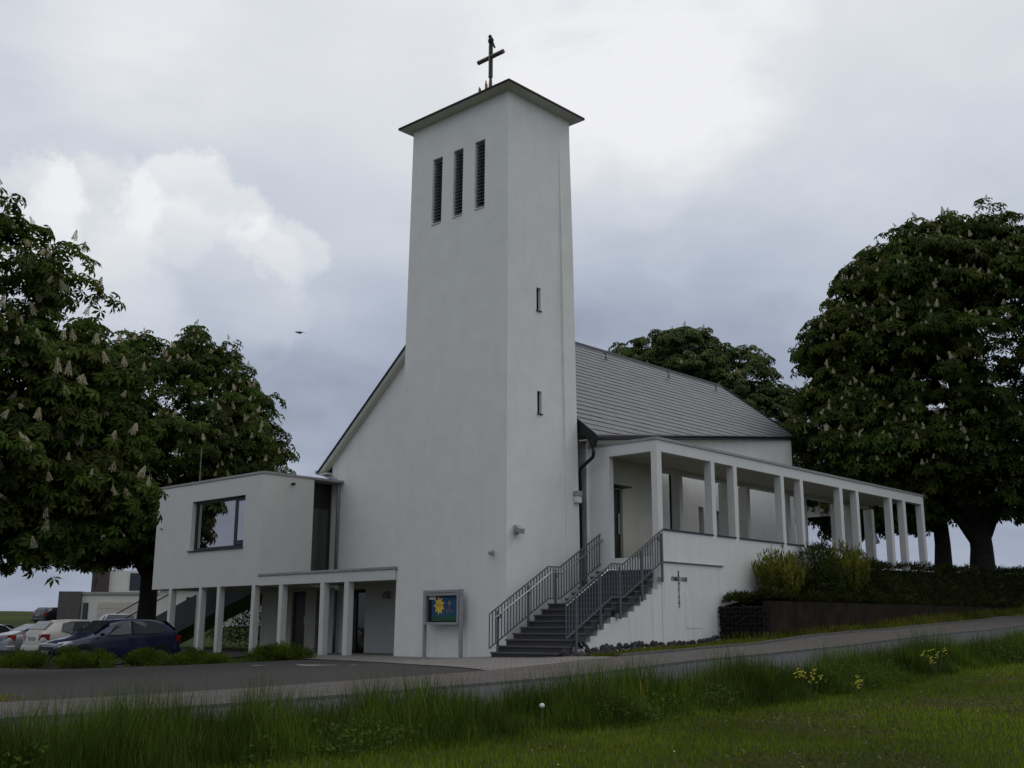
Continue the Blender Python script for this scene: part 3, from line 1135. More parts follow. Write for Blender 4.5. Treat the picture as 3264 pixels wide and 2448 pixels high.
# ------------------------------------------------------------------ covered walkway
GU, GV0, GVL = -2.45, 3.49, 21.5
ZF, ZS, ZO, ZT = 2.78, 3.545, 5.70, 6.02
FP = [(3.49, 3.715), (6.225, 6.42), (7.465, 7.66), (10.315, 10.515), (11.59, 11.785), (14.38, 14.60), (15.64, 15.84), (18.38, 18.60), (19.56, 19.79), (21.27, 21.5)]
walk = thing('covered_walkway', (GU, GV0, 0), 'long white colonnade with flat roof running right from the stair', 'colonnade')
gb = (GU, GV0, 0)
PARA_END = 15.7
mb = MB(gb)
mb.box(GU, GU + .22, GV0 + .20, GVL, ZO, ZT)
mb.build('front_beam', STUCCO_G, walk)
mb = MB(gb)
mb.wall('v', GV0, GV0 + .20, GU, -.02, 2.0, ZT, [(-2.25, -.765, ZF, ZO)])
mb.build('end_wall', STUCCO_G, walk)
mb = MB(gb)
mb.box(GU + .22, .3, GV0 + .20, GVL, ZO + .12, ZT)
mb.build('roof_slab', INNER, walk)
mb = MB(gb)
mb.box(-.16, .08, 6.67, GVL, ZO, ZO + .118)
mb.build('back_beam', STUCCO_G, walk)
mb = MB(gb)
mb.box(GU - .035, GU + .30, GV0 - .035, GVL + .03, ZT + .002, ZT + .075)
mb.box(GU + .30, .32, GV0 - .035, GV0 + .3, ZT + .002, ZT + .075)
mb.box(GU + .30, .32, GV0 + .3, GVL + .03, ZT + .002, ZT + .05)
mb.build('roof_edge', CAPMET, walk)
for k, (a, b) in enumerate(FP):
    mb = MB(gb)
    z0 = ZS - .002
    if a > PARA_END - .2:
        z0 = 2.3
    if k == 0:
        mb.box(GU + .002, GU + .20, a + .202, b, z0, ZO)
        z0 = ZS
    else:
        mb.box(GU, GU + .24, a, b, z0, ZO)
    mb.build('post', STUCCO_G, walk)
for (a, b) in FP[1:]:
    mb = MB(gb)
    mb.box(-.16, .19, a + .44, b + .44, ZF - .4, ZO)
    mb.build('post', STUCCO_G, walk)
# parapet wall under the openings
mb = MB(gb)
mb.box(GU, GU + .2, GV0 + .20, PARA_END, -.3, ZS - .05)
mb.build('parapet_wall', STUCCO_ST, walk)
for (p, q_) in zip(FP, FP[1:]):
    if q_[0] < PARA_END:
        mb = MB(gb)
        mb.box(GU - .03, GU + .23, p[1] + .002, q_[0] - .002, ZS - .048, ZS)
        mb.build('sill', FRAME, walk)
for p in FP[1:6]:
    mb = MB(gb)
    mb.box(GU + .001, GU + .199, p[0] - .002, p[1] + .002, ZS - .05, ZS - .002)
    mb.build('sill_block', STUCCO_G, walk)
mb = MB(gb)
mb.box(GU + .2, 1.2, GV0 + .2, GVL + 1, ZF - .25, ZF)
mb.build('floor_slab', mat('walk_floor', (.15, .14, .13), .9, .2, 4), walk)
# closed wall with the church door behind the stair head
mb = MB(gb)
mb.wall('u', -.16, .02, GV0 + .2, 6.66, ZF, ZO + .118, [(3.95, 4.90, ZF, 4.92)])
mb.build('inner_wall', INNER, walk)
mb = MB(gb)
mb.box(-.06, -.02, 3.952, 4.898, ZF + .002, 4.918)
dr = mb.build('door', DOORM, walk)
mb = MB(gb)
mb.tube([(-.10, 4.78, 3.6), (-.10, 4.78, 4.2)], .018, 6)
mb.build('handle', INOX, dr)
mb = MB(gb)
mb.box(-.50, -.162, 3.9, 4.95, 4.95, 4.99)
mb.build('door_canopy', FRAME, walk)
mb = MB(gb)
mb.tube([(.06, 7.72, ZO), (.06, 7.72, ZF)], .035, 8)
mb.build('downpipe', DARKMET, walk)
# ledge and the raised panel that carries the lettering
mb = MB(gb)
mb.box(GU - .06, GU - .001, 3.56, 6.66, 2.632, 2.658)
mb.box(GU - .03, GU - .001, 3.60, 6.62, 2.612, 2.631)
mb.build('drip_ledge', CAPMET, walk, bevel=.006)
mb = MB(gb)
mb.box(GU - .015, GU - .001, 3.56, 6.29, .0, 2.51)
mb.build('sign_panel', STUCCO_ST, walk)
mb = MB(gb)
mb.box(GU - .024, GU - .0155, 4.64, 5.45, .86, 1.86)
mb.build('access_hatch', STUCCO_ST, walk)

# cross-shaped lettering
sign = thing('wall_lettering', (GU - .016, 4.39, 1.42), 'dark metal letters reading EVANGELISCHE and KREUZKIRCHE arranged as a cross on white wall', 'lettering')


def glyph_mesh(ch, size):
    cu = bpy.data.curves.new('letter', 'FONT')
    cu.body = ch
    cu.size = size
    cu.extrude = .007
    cu.offset = .0015
    cu.align_x = 'CENTER'
    cu.resolution_u = 2
    ob = bpy.data.objects.new('tmp', cu)
    COL.objects.link(ob)
    dg = bpy.context.evaluated_depsgraph_get()
    me = bpy.data.meshes.new_from_object(ob.evaluated_get(dg))
    bpy.data.objects.remove(ob)
    me.materials.clear()
    me.materials.append(LETTER)
    me.name = 'letter'
    return me


GLY = {}


def letter(ch, v, z, size, sx):
    key = (ch, size)
    if key not in GLY:
        GLY[key] = glyph_mesh(ch, size)
    o = bpy.data.objects.new('letter', GLY[key])
    COL.objects.link(o)
    o.parent = sign
    # text x -> church v, text y -> up, text z -> outwards (-u = local +x)
    M = Matrix(((0, 0, 1, .008), (sx, 0, 0, v - 4.39), (0, 1, 0, z - 1.42), (0, 0, 0, 1)))
    o.matrix_local = M


hw = 'EVANGELISCHE'
pitch = .0655
for k, ch in enumerate(hw):
    letter(ch, 4.39 + (k - 5.5) * pitch, 2.135, .165, .44)
vw = 'KREUZKIRCHE'
for k, ch in enumerate(vw):
    if k == 2:
        continue
    letter(ch, 4.39 - .5 * pitch, 2.135 + (2 - k) * .0885 + (.03 if k < 2 else -.01), .105, .95)

# pergola frame beyond the walkway
perg = thing('pergola_frame', (1.55, 23.3, 2.6), 'white post and beam frame standing in the garden behind the colonnade', 'pergola')
pb = (1.55, 23.3, 2.6)
for (a, b) in ((1.55, 23.3), (8.2, 23.3)):
    mb = MB(pb)
    mb.box(a, a + .25, b, b + .25, 2.3, 5.74)
    mb.build('post', STUCCO_G, perg)
mb = MB(pb)
mb.box(1.55, 8.5, 23.3, 23.52, 5.742, 6.19)
mb.build('beam', STUCCO_G, perg)
mb = MB(pb)
mb.box(1.55, 1.77, 23.522, 29, 5.85, 6.08)
mb.build('beam', STUCCO_G, perg)

# ------------------------------------------------------------------ entrance stair
stair = thing('entrance_stair', (-1.4, -1.04, .05), 'dark stone stair climbing along the white wall to the colonnade', 'stairs')
sb = (-1.4, -1.04, .05)
SU0, SU1 = -2.52, -.34
steps = []
for k in range(9):
    steps.append((-.97 + .275 * k, .25 + .1555 * k))
land_v = 1.70
for j in range(7):
    steps.append((1.97 + .275 * j, 1.65 + .1555 * j))
for k, (v, z) in enumerate(steps):
    v2 = steps[k + 1][0] if k + 1 < len(steps) else GV0 + .6
    if k == 0:
        zb = .02
    else:
        zb = steps[k - 1][1]
    u0_ = SU0 if v < 2.9 else GU + .21
    mb = MB(sb)
    mb.box(u0_ + .02, SU1 - .02, v + .035, min(v2 + .02, v2 + .02), zb - .05 if k else zb, z - .045)
    st = mb.build('step', GRANITE, stair)
    mb = MB(sb)
    mb.box(u0_, SU1, v, v2 + .03, z - .043, z)
    mb.build('tread', GRANITE_T, st, bevel=.006)
prof = [(-.75, -.3)]
for k, (v, z) in enumerate(steps):
    zb = steps[k - 1][1] - .055 if k else .03
    prof.append((v + .06, zb - .17))
    v2 = steps[k + 1][0] if k + 1 < len(steps) else GV0 + .19
    prof.append((min(v2 + .06, GV0 + .19), zb - .17))
prof.append((GV0 + .19, -.3))
prof[0] = (prof[1][0], -.3)
clean = []
for p in prof:
    if not clean or (abs(p[0] - clean[-1][0]) + abs(p[1] - clean[-1][1])) > 1e-4:
        clean.append((p[0], max(p[1], -.3)))
mb = MB(sb)
clean2 = [(clean[0][0], -.35)] + clean[1:-1] + [(clean[-1][0], -.35)]
mb.prism(clean2, 0, GU, SU1 - .04)
mb.build('stair_wall', STUCCO_ST, stair)
mb = MB(sb)
mb.box(-2.50, -2.30, -1.06, -.78, -.1, .17)
mb.build('stone_block', KERB, stair)


def nosing(v):
    if v < 1.23:
        return .25 + .5655 * (v + .97)
    if v < 1.70:
        return 1.494
    return 1.494 + .5655 * (v - 1.70)


def railing(u, v0, v1, hand_u, posts, label, foot):
    r = thing('stair_railing', (u, v0, nosing(v0)), label, 'railing', 'railings of the entrance stair')
    rb = (u, v0, nosing(v0))
    knots = [v0] + [q_ for q_ in (1.23, 1.70) if v0 < q_ < v1] + [v1]
    for h, nm in ((.98, 'top_rail'), (.13, 'bottom_rail')):
        mb = MB(rb)
        for a, b in zip(knots, knots[1:]):
            za, zb = nosing(a) + h, nosing(b) + h
            mb.hexa([(u - .02, a, za - .015), (u + .02, a, za - .015), (u + .02, b, zb - .015), (u - .02, b, zb - .015),
                     (u - .02, a, za + .015), (u + .02, a, za + .015), (u + .02, b, zb + .015), (u - .02, b, zb + .015)])
        mb.build(nm, STEEL, r)
    n = int((v1 - v0) / .112)
    for k in range(n + 1):
        v = v0 + (v1 - v0) * k / n
        mb = MB(rb)
        w = .011
        mb.box(u - w, u + w, v - w, v + w, nosing(v) + .13, nosing(v) + .97)
        mb.build('baluster', STEEL, r)
    for v in posts:
        mb = MB(rb)
        mb.box(u - .022, u + .022, v - .03, v + .03, nosing(v) - (.42 if foot else .22), nosing(v) + .90)
        po = mb.build('post', STEEL, r)
        mb = MB(rb)
        s_ = 1 if hand_u > u else -1
        a, b = sorted((u + s_ * .022, hand_u))
        mb.box(a, b, v - .012, v + .012, nosing(v) + .70, nosing(v) + .725)
        mb.box(hand_u - .012, hand_u + .012, v - .012, v + .012, nosing(v) + .725, nosing(v) + .80)
        mb.build('bracket', STEEL, po)
        if foot:
            mb = MB(rb)
            mb.box(u + .024, u + .13, v - .06, v + .04, nosing(v) - .40, nosing(v) - .28)
            mb.build('anchor_block', LAMPG, po)
    mb = MB(rb)
    ext = [v0 + .12] + knots[1:-1] + [v1 + .10]
    mb.tube([(hand_u, v, nosing(v) + .82) for v in ext], .021, 8)
    mb.build('handrail', INOX, r, smooth=True)


railing(-.40, -1.05, 3.90, -.50, (-.74, .42, 1.52, 2.62, 3.74), 'grey steel stair railing beside the tower wall with bright handrail', False)
railing(-2.56, -.60, 3.50, -2.45, (-.22, .74, 1.56, 2.52, 3.46), 'grey steel stair railing on the outer side above the white wall', True)

# ------------------------------------------------------------------ annex on posts
annex = thing('annex_building', (11.3, -.05, 0), 'white box shaped annex raised on slim posts with one large dark framed window', 'building')
ab = (11.3, -.05, 0)
AU0, AU1, AV0, AZ0, AZ1 = 11.3, 18.15, -.05, 2.235, 5.97
WN = (12.31, 15.69, 3.55, 5.33)
mb = MB(ab)
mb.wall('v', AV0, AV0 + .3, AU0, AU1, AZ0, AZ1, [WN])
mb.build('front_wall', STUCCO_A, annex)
mb = MB(ab)
mb.box(AU0, AU0 + .25, AV0 + .3, 2.08, 2.2, AZ1)
mb.build('side_wall', STUCCO_A, annex)
mb = MB(ab)
mb.box(AU1 - .25, AU1, AV0 + .3, 7.0, AZ0, AZ1)
mb.build('side_wall', STUCCO_A, annex)
mb = MB(ab)
mb.box(AU0 + 1, AU1 - .25, 6.75, 7.0, AZ0, AZ1)
mb.build('back_wall', STUCCO_A, annex)
mb = MB(ab)
mb.box(AU0 + .25, AU1 - .25, AV0 + .3, 6.75, AZ0 + .002, AZ0 + .2)
mb.build('floor_slab', SOFFIT, annex)
mb = MB(ab)
mb.box(AU0 - .03, AU1 + .03, AV0 - .03, 7.03, AZ1 + .002, AZ1 + .09)
mb.build('roof_edge', CAPMET, annex, bevel=.01)
mb = MB(ab)
mb.box(WN[0] + .001, WN[1] - .001, AV0 + .16, AV0 + .24, WN[2] + .001, WN[2] + .10)
mb.box(WN[0] + .001, WN[1] - .001, AV0 + .16, AV0 + .24, WN[3] - .10, WN[3] - .001)
mb.box(WN[1] - .10, WN[1] - .001, AV0 + .16, AV0 + .24, WN[2] + .1, WN[3] - .1)
mb.box(WN[0] + .001, WN[0] + .07, AV0 + .16, AV0 + .24, WN[2] + .1, WN[3] - .1)
mb.box(13.03, 13.15, AV0 + .16, AV0 + .24, WN[2] + .1, WN[3] - .1)
win = mb.build('window', FRAME, annex)
mb = MB(ab)
mb.box(13.152, WN[1] - .102, AV0 + .20, AV0 + .215, WN[2] + .102, WN[3] - .102)
mb.build('pane', GLASS_M, win)
mb = MB(ab)
mb.box(WN[0] + .072, 13.028, AV0 + .12, AV0 + .158, WN[2] + .102, WN[2] + .25)
mb.box(WN[0] + .072, 13.028, AV0 + .12, AV0 + .158, WN[3] - .16, WN[3] - .102)
mb.box(WN[0] + .072, WN[0] + .13, AV0 + .12, AV0 + .158, WN[2] + .25, WN[3] - .16)
mb.box(12.93, 13.028, AV0 + .12, AV0 + .158, WN[2] + .25, WN[3] - .16)
mb.build('casement', FRAME, win)
mb = MB(ab)
mb.box(WN[0] + .132, 12.928, AV0 + .14, AV0 + .15, WN[2] + .252, WN[3] - .162)
mb.build('pane', GLASS_M, win)
mb = MB(ab)
mb.box(WN[0] - .02, WN[1] + .1, AV0 - .06, AV0 + .155, WN[2] - .04, WN[2] - .002)
mb.build('sill', FRAME, win)
# glazed link between annex and nave
mb = MB(ab)
mb.box(12.0, 12.03, 1.4, 3.37, 2.75, 5.05)
lk = mb.build('link_glazing', GLASS_L, annex)
mb = MB(ab)
for a, b in ((1.9, 2.12), (3.28, 3.375)):
    mb.box(11.96, 11.998, a, b, 2.65, 5.96)
mb.build('frame', FRAME, lk)
mb = MB(ab)
mb.box(11.99, 12.05, 1.4, 3.37, 5.052, 5.965)
mb.build('link_panel', DOORM, annex)
mb = MB(ab)
mb.box(11.97, 12.25, 2.08, 3.37, 5.972, 6.055)
mb.build('link_roof', CAPMET, annex)
# ground floor wall with the door under the annex
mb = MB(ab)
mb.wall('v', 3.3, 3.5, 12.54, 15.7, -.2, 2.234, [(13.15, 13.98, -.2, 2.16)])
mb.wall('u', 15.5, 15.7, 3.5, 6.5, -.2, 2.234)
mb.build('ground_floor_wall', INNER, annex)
mb = MB(ab)
mb.box(13.152, 13.978, 3.40, 3.44, -.1, 2.158)
dr = mb.build('door', DOORM, annex)
mb = MB(ab)
mb.tube([(13.25, 3.36, .95), (13.25, 3.36, 1.25)], .018, 6)
mb.build('handle', INOX, dr)
mb = MB(ab)
mb.box(12.0, 12.535, 3.42, 3.45, -.1, 2.16)
mb.build('door_glass', GLASS, annex)
POSTS = [(16.75, 16.93), (14.735, 14.90), (13.575, 13.74), (11.465, 11.645)]
for (a, b) in POSTS:
    mb = MB(ab)
    mb.box(a, b, AV0, AV0 + .215, -.1, AZ0)
    mb.build('post', STUCCO_A, annex)
for (a, b) in ((18.45, 18.65), (15.72, 15.9), (21.0, 21.2)):
    mb = MB(ab)
    c = 3.3 if a < 18 else (5.0 if a < 19 else 3.4)
    mb.box(a - (0 if a < 18 else 0.5), b - (0 if a < 18 else 0.5), c, c + .22, -.1, AZ0)
    mb.build('post', INNER, annex)
# lightning rods on the annex roof
for (u, v, h) in ((17.4, 1.2, 1.6), (13.6, 2.0, .6)):
    t = thing('lightning_rod', (u, v, AZ1 + .09), 'tall thin lightning rod near the left end of the annex roof' if h > 1 else 'short thin lightning rod near the right end of the annex roof', 'lightning rod')
    mb = MB((u, v, AZ1 + .09))
    mb.tube([(u, v, AZ1 + .085), (u, v, AZ1 + .09 + h)], .012, 6)
    mb.build('rod', ZINC, t)
    mb = MB((u, v, AZ1 + .09))
    mb.box(u - .09, u + .09, v - .09, v + .09, AZ1 + .091, AZ1 + .14)
    mb.build('foot', CAPMET, t)

# porch roof between annex and tower
porch = thing('entrance_canopy', (7.8, 0, 0), 'low flat white canopy on three posts between annex and tower', 'canopy')
kb = (7.8, 0, 0)
mb = MB(kb)
mb.box(4.45, 11.298, -.05, .17, 2.215, 2.52)
mb.build('front_beam', STUCCO_A, porch)
mb = MB(kb)
mb.box(4.45, 11.298, .171, 3.37, 2.32, 2.52)
mb.build('roof_slab', SOFFIT, porch)
mb = MB(kb)
mb.box(4.385, 11.297, -.085, 3.37, 2.522, 2.60)
mb.build('roof_edge', CAPMET, porch, bevel=.008)
for (a, b) in ((9.92, 10.105), (7.73, 7.925), (6.535, 6.74)):
    mb = MB(kb)
    mb.box(a, b, -.048, .167, -.1, 2.213)
    mb.build('post', STUCCO_A, porch)

# outside stair half hidden under the annex
ost = thing('garden_stair', (22, 4.5, 0), 'dark outdoor stair rising behind the annex posts', 'stairs')
ob_ = (22, 4.5, 0)
mb = MB(ob_)
mb.prism([(26.4, .0), (18.7, 2.2), (18.7, 3.2), (19.4, 3.2), (26.4, 1.25)], 1, 4.62, 5.9)
mb.build('flight', DOORM, ost)
mb = MB(ob_)
for h in (.45, .9):
    mb.tube([(29.5, 4.6, .62 + h), (22.5, 4.6, 2.55 + h)], .03, 6)
mb.build('handrail', BLACK, ost)

# ------------------------------------------------------------------ notice case
case = thing('notice_case', (2.18, -.27, .04), 'grey metal notice case on two legs before the tower with sun poster', 'notice case')
nb = (2.18, -.27, .04)
cu0, cu1, cz0, cz1 = 1.46, 2.91, .93, 1.86
for (a, b) in ((1.43, 1.50), (2.87, 2.93)):
    mb = MB(nb)
    mb.box(a, b, -.28, -.17, .0, 1.87)
    mb.build('leg', ALU, case, bevel=.006)
mb = MB(nb)
mb.box(1.503, 2.867, -.20, -.17, cz0, cz1 - .01)
mb.build('back_panel', BOARD_D, case)
mb = MB(nb)
fw = .065
f0, f1 = 1.503, 2.867
mb.box(f0, f1, -.30, -.201, cz0, cz0 + fw)
mb.box(f0, f1, -.30, -.201, cz1 - fw, cz1)
mb.box(f0, f0 + fw, -.30, -.201, cz0 + fw, cz1 - fw)
mb.box(f1 - fw, f1, -.30, -.201, cz0 + fw, cz1 - fw)
mb.build('frame', ALU, case)
mb = MB(nb)
mb.box(f0 + fw, f1 - fw, -.285, -.205, cz1 - fw - .085, cz1 - fw - .004)
mb.build('light_strip', LAMPG, case)
pu0, pu1, pz0, pz1 = 1.66, 2.63, cz0 + .10, cz1 - .17
mb = MB(nb)
mb.box(pu0, pu1, -.213, -.2015, pz0, pz1)
po = mb.build('poster', POSTER_B, case)
mb = MB(nb)
mb.box(pu0, pu1, -.2175, -.2135, pz0, pz0 + .12)
mb.build('poster_strip', POSTER_G, po)
mb = MB(nb)
star = []
sc_, sz_ = 2.33, 1.44
for k in range(18):
    t = 2 * math.pi * k / 18
    r = .235 if k % 2 == 0 else .145
    star.append((sc_ + r * math.cos(t) * .92, sz_ + r * math.sin(t) * 1.12))
mb.prism(star, 1, -.2215, -.2178)
mb.build('sun_shape', POSTER_Y, po)
mb = MB(nb)
for k in range(6):
    x = 2.44 - k * .048
    mb.box(x - .015, x + .006, -.2245, -.222, 1.435 + random.uniform(-.008, .008), 1.475 + random.uniform(-.01, .01))
    mb.box(x - .026, x + .010, -.2245, -.222, 1.45, 1.459)
mb.build('red_writing', POSTER_R, po)
mb = MB(nb)
mb.box(1.925, 1.945, -.2215, -.2178, 1.27, 1.60)
mb.box(1.86, 2.01, -.2225, -.2218, 1.49, 1.52)
mb.box(1.90, 1.97, -.2228, -.2226, 1.45, 1.57)
for x in (1.83, 1.88, 1.99, 2.04):
    mb.box(x - .009, x + .009, -.2215, -.2178, 1.24, 1.34)
mb.build('flower_shape', POSTER_T, po)
mb = MB(nb)
mb.box(2.47, 2.74, -.2275, -.2255, cz1 - .255, cz1 - .165)
mb.build('paper_note', PAPER, case)
mb = MB(nb)
mb.box(1.575, 1.635, -.2275, -.2255, cz0 + .22, cz0 + .42)
mb.build('paper_note', mat('pink_paper', (.42, .25, .24), .7, .1, 6), case)

# ------------------------------------------------------------------ small wall fittings
def floodlight(u, v, z, face, label, big=True):
    t = thing('floodlight', (u, v, z), label, 'wall lamp')
    b_ = (u, v, z)
    s_ = 1.0 if big else .55
    mb = MB(b_)
    if face == 'u':   # on a wall that faces -u
        mb.box(u - .07 * s_, u, v - .05 * s_, v + .05 * s_, z - .12 * s_, z + .02 * s_)
        mb.build('bracket', LAMPG, t)
        mb = MB(b_)
        mb.hexa([(u - .22 * s_, v - .13 * s_, z - .12 * s_), (u - .22 * s_, v + .10 * s_, z - .12 * s_), (u - .06 * s_, v + .10 * s_, z - .02 * s_), (u - .06 * s_, v - .13 * s_, z - .02 * s_),
                 (u - .24 * s_, v - .13 * s_, z + .02 * s_), (u - .24 * s_, v + .10 * s_, z + .02 * s_), (u - .05 * s_, v + .10 * s_, z + .14 * s_), (u - .05 * s_, v - .13 * s_, z + .14 * s_)])
    else:
        mb.box(u - .05 * s_, u + .05 * s_, v - .07 * s_, v, z - .12 * s_, z + .02 * s_)
        mb.build('bracket', LAMPG, t)
        mb = MB(b_)
        mb.hexa([(u - .13 * s_, v - .22 * s_, z - .12 * s_), (u + .10 * s_, v - .22 * s_, z - .12 * s_), (u + .10 * s_, v - .06 * s_, z - .02 * s_), (u - .13 * s_, v - .06 * s_, z - .02 * s_),
                 (u - .13 * s_, v - .24 * s_, z + .02 * s_), (u + .10 * s_, v - .24 * s_, z + .02 * s_), (u + .10 * s_, v - .05 * s_, z + .14 * s_), (u - .13 * s_, v - .05 * s_, z + .14 * s_)])
    mb.build('lamp_head', LAMPG, t, bevel=.01)


tk = lambda z: TAP * z / TH
floodlight(tk(3.45), .40, 3.43, 'u', 'grey floodlight high on the tower edge above the stair foot')
floodlight(.53, tk(2.82), 2.82, 'v', 'small grey sensor lamp on the tower front near its right edge', False)
floodlight(8.62, 3.378, 1.93, 'v', 'grey floodlight on the nave wall under the low canopy')
t = thing('alarm_box', (-.07 + tk(4.5), 2.85, 4.45), 'pale box lamp on the tower pilaster beside the black downpipe', 'wall lamp')
mb = MB((-.07 + tk(4.5), 2.85, 4.45))
x0 = -.07 + tk(4.5)
mb.box(x0 - .16, x0, 2.76, 3.0, 4.55, 4.70)
mb.build('housing', LAMPG, t, bevel=.01)
mb = MB((x0, 2.85, 4.45))
mb.box(x0 - .14, x0 - .003, 2.78, 2.98, 4.36, 4.548)
mb.build('diffuser', WHITE, t, bevel=.01)
t = thing('wall_camera', (11.3, 1.13, 5.75), 'small dark camera under the annex roof edge beside the glass link', 'camera')
mb = MB((11.3, 1.13, 5.75))
mb.tube([(11.3, 1.13, 5.72), (11.22, 1.12, 5.72)], .03, 8)
mb.build('bracket', LAMPG, t)
mb = MB((11.3, 1.13, 5.75))
mb.tube([(11.22, 1.18, 5.73), (11.17, 1.04, 5.70)], .05, 8)
mb.build('body', BLACK, t)
t = thing('wall_camera', (17.72, -.05, 4.47), 'tiny grey knob fitting at the left end of the annex front', 'camera')
mb = MB((17.72, -.05, 4.47))
mb.tube([(17.72, -.05, 4.47), (17.72, -.14, 4.47)], .035, 8)
mb.build('body', LAMPG, t)

# ------------------------------------------------------------------ retaining wall, gabion, stones, bank
WALLU = -4.12
rwall = thing('retaining_wall', (WALLU, 6.3, .5), 'low weathered brown concrete retaining wall beside the grass strip', 'wall')
rb_ = (WALLU, 6.3, .5)
v = 6.35
while v < 26:
    v2 = min(v + 2.6, 26)
    mb = MB(rb_)
    t0, t1 = 1.615 + .0065 * (v - 6.3), 1.615 + .0065 * (v2 - 6.3)
    mb.hexa([(WALLU, v, zg(WALLU, v) - .3), (WALLU, v2 - .012, zg(WALLU, v2) - .3), (WALLU + .22, v2 - .012, zg(WALLU, v2) - .3), (WALLU + .22, v, zg(WALLU, v) - .3),
             (WALLU, v, t0), (WALLU, v2 - .012, t1), (WALLU + .22, v2 - .012, t1), (WALLU + .22, v, t0)])
    mb.build('wall_panel', CONC, rwall, bevel=.012)
    v = v2


def rock_mesh(name, material, seed, flat=.8):
    r = random.Random(seed)
    mb = MB((0, 0, 0), 'w')
    mb.ball((0, 0, 0), 1, 1, flat, 7, 5)
    mb.v = [tuple(c * (1 + r.uniform(-.28, .22)) for c in p) for p in mb.v]
    return mb.mesh(name, material)


gab = thing('gabion', (-3.3, 6.3, .5), 'dark stone filled wire gabion between white wall and brown retaining wall', 'gabion')
GROCK = [rock_mesh('stone', GABST, 40 + k, .8) for k in range(6)]
for i in range(13):
    for j in range(8):
        link_mesh('stone', random.choice(GROCK), gab, (-(-2.52 - i * .125 + 3.3) + random.uniform(-.02, .02), random.uniform(.02, .07) + .05, .12 + j * .115 + random.uniform(-.02, .02)),
                  (random.uniform(0, 3), random.uniform(0, 3), random.uniform(0, 3)), (.078 * random.uniform(.8, 1.15),) * 3)
mb = MB((-3.3, 6.3, .5))
mb.box(-4.1, -2.46, 6.44, 7.3, .3, 1.42)
mb.build('core', GABST, gab)
mb = MB((-3.3, 6.3, .5))
for i in range(12):
    u = -2.48 - i * .147
    mb.box(u - .004, u + .004, 6.262, 6.272, .45, 1.44)
for j in range(8):
    z = .48 + j * .137
    mb.box(-4.1, -2.46, 6.273, 6.281, z - .004, z + .004)
mb.build('wire_mesh', DARKMET, gab)

edging = thing('stone_edging', (GU, 2.3, .2), 'loose dark rubble stones along the foot of the lettered wall', 'stones')
ROCK = [rock_mesh('stone', STONE, 60 + k, .8) for k in range(8)]
for k in range(150):
    v = -.72 + 6.8 * (k / 150) + random.uniform(-.05, .05)
    w = .62 - .055 * (v + .9)
    u = GU - .14 - random.uniform(0, 1) ** 1.5 * w
    s = random.uniform(.05, .125) * (1 if v < 3 else .75)
    zz = zg(u, v) + s * .4 + (.10 if u > GU - .28 else 0)
    link_mesh('stone', random.choice(ROCK), edging, (-(u - GU), v - 2.3, zz - .2), (random.uniform(0, 3), random.uniform(0, 3), random.uniform(0, 3)), (s, s * random.uniform(.7, 1), s * random.uniform(.7, 1)))
# two small drain pipe ends at the wall foot
for k, v in enumerate((-.05, .13)):
    t = thing('vent_pipe', (GU, v, .5), ('left' if k == 0 else 'right') + ' one of two small dark pipe ends above the rubble at the stair foot', 'pipe')
    mb = MB((GU, v, .5))
    mb.tube([(GU + .02, v, .45), (GU - .10, v, .45), (GU - .14, v, .40)], .05, 8)
    mb.build('pipe', BLACK, t)

# planted bank above the retaining wall
bv = np.linspace(6.5, 46, 120)
bt = np.linspace(0, 1, 14)


def bank_top(v):
    return float(np.interp(v, [6.3, 7.4, 8.5, 10.5, 12, 14, 16, 21, 26, 34, 46], [1.45, 1.66, 1.86, 2.25, 2.5, 2.85, 3.0, 3.12, 3.22, 3.5, 4.0]))


def bank(u, v):
    """height of the planted slope"""
    edge = min(1.615 + .0065 * (v - 6.3), 1.75) if v < 25.5 else zg(-4.1, v) + .03
    edge = max(edge, zg(-4.1, v) + .02)
    t = max(0., min(1., (u + 4.0) / 1.6))
    t = t * t * (3 - 2 * t)
    return edge - .03 + (bank_top(v) - edge) * t


BP = np.zeros((len(bt), len(bv), 3))
for j, t in enumerate(bt):
    for i, v in enumerate(bv):
        umax = -2.42 if v < 15.6 else -2.42 + min(1, (v - 15.6) / 1.5) * 1.6
        u = -4.0 + (umax + 4.0) * t
        z = bank(u, v)
        p = W(u, v, z)
        BP[j, i] = p
planting_bed = grid_mesh('planting_bed', BP, SOIL)

# ------------------------------------------------------------------ vegetation templates
def leaflet_template(n=6, spread=4.6, droop=.34):
    """palmate leaf: n leaflets round a stalk; each is one folded quad"""
    V, F = [], []
    for k in range(n):
        a = -spread / 2 + spread * k / (n - 1)
        L = 1.0 if 0 < k < n - 1 else .78
        c, s = math.cos(a), math.sin(a)
        b = len(V)
        w = .20 * L
        for (r, q, z) in ((.06, 0, 0), (.62 * L, w, -.10 * droop / .34), (1.0 * L, 0, -.42 * droop / .34), (.62 * L, -w, -.10 * droop / .34)):
            V.append((r * c - q * s, r * s + q * c, z))
        F.append((b, b + 1, b + 2, b + 3))
    return V, F


LEAF_V, LEAF_F = leaflet_template(6, 4.7, .40)


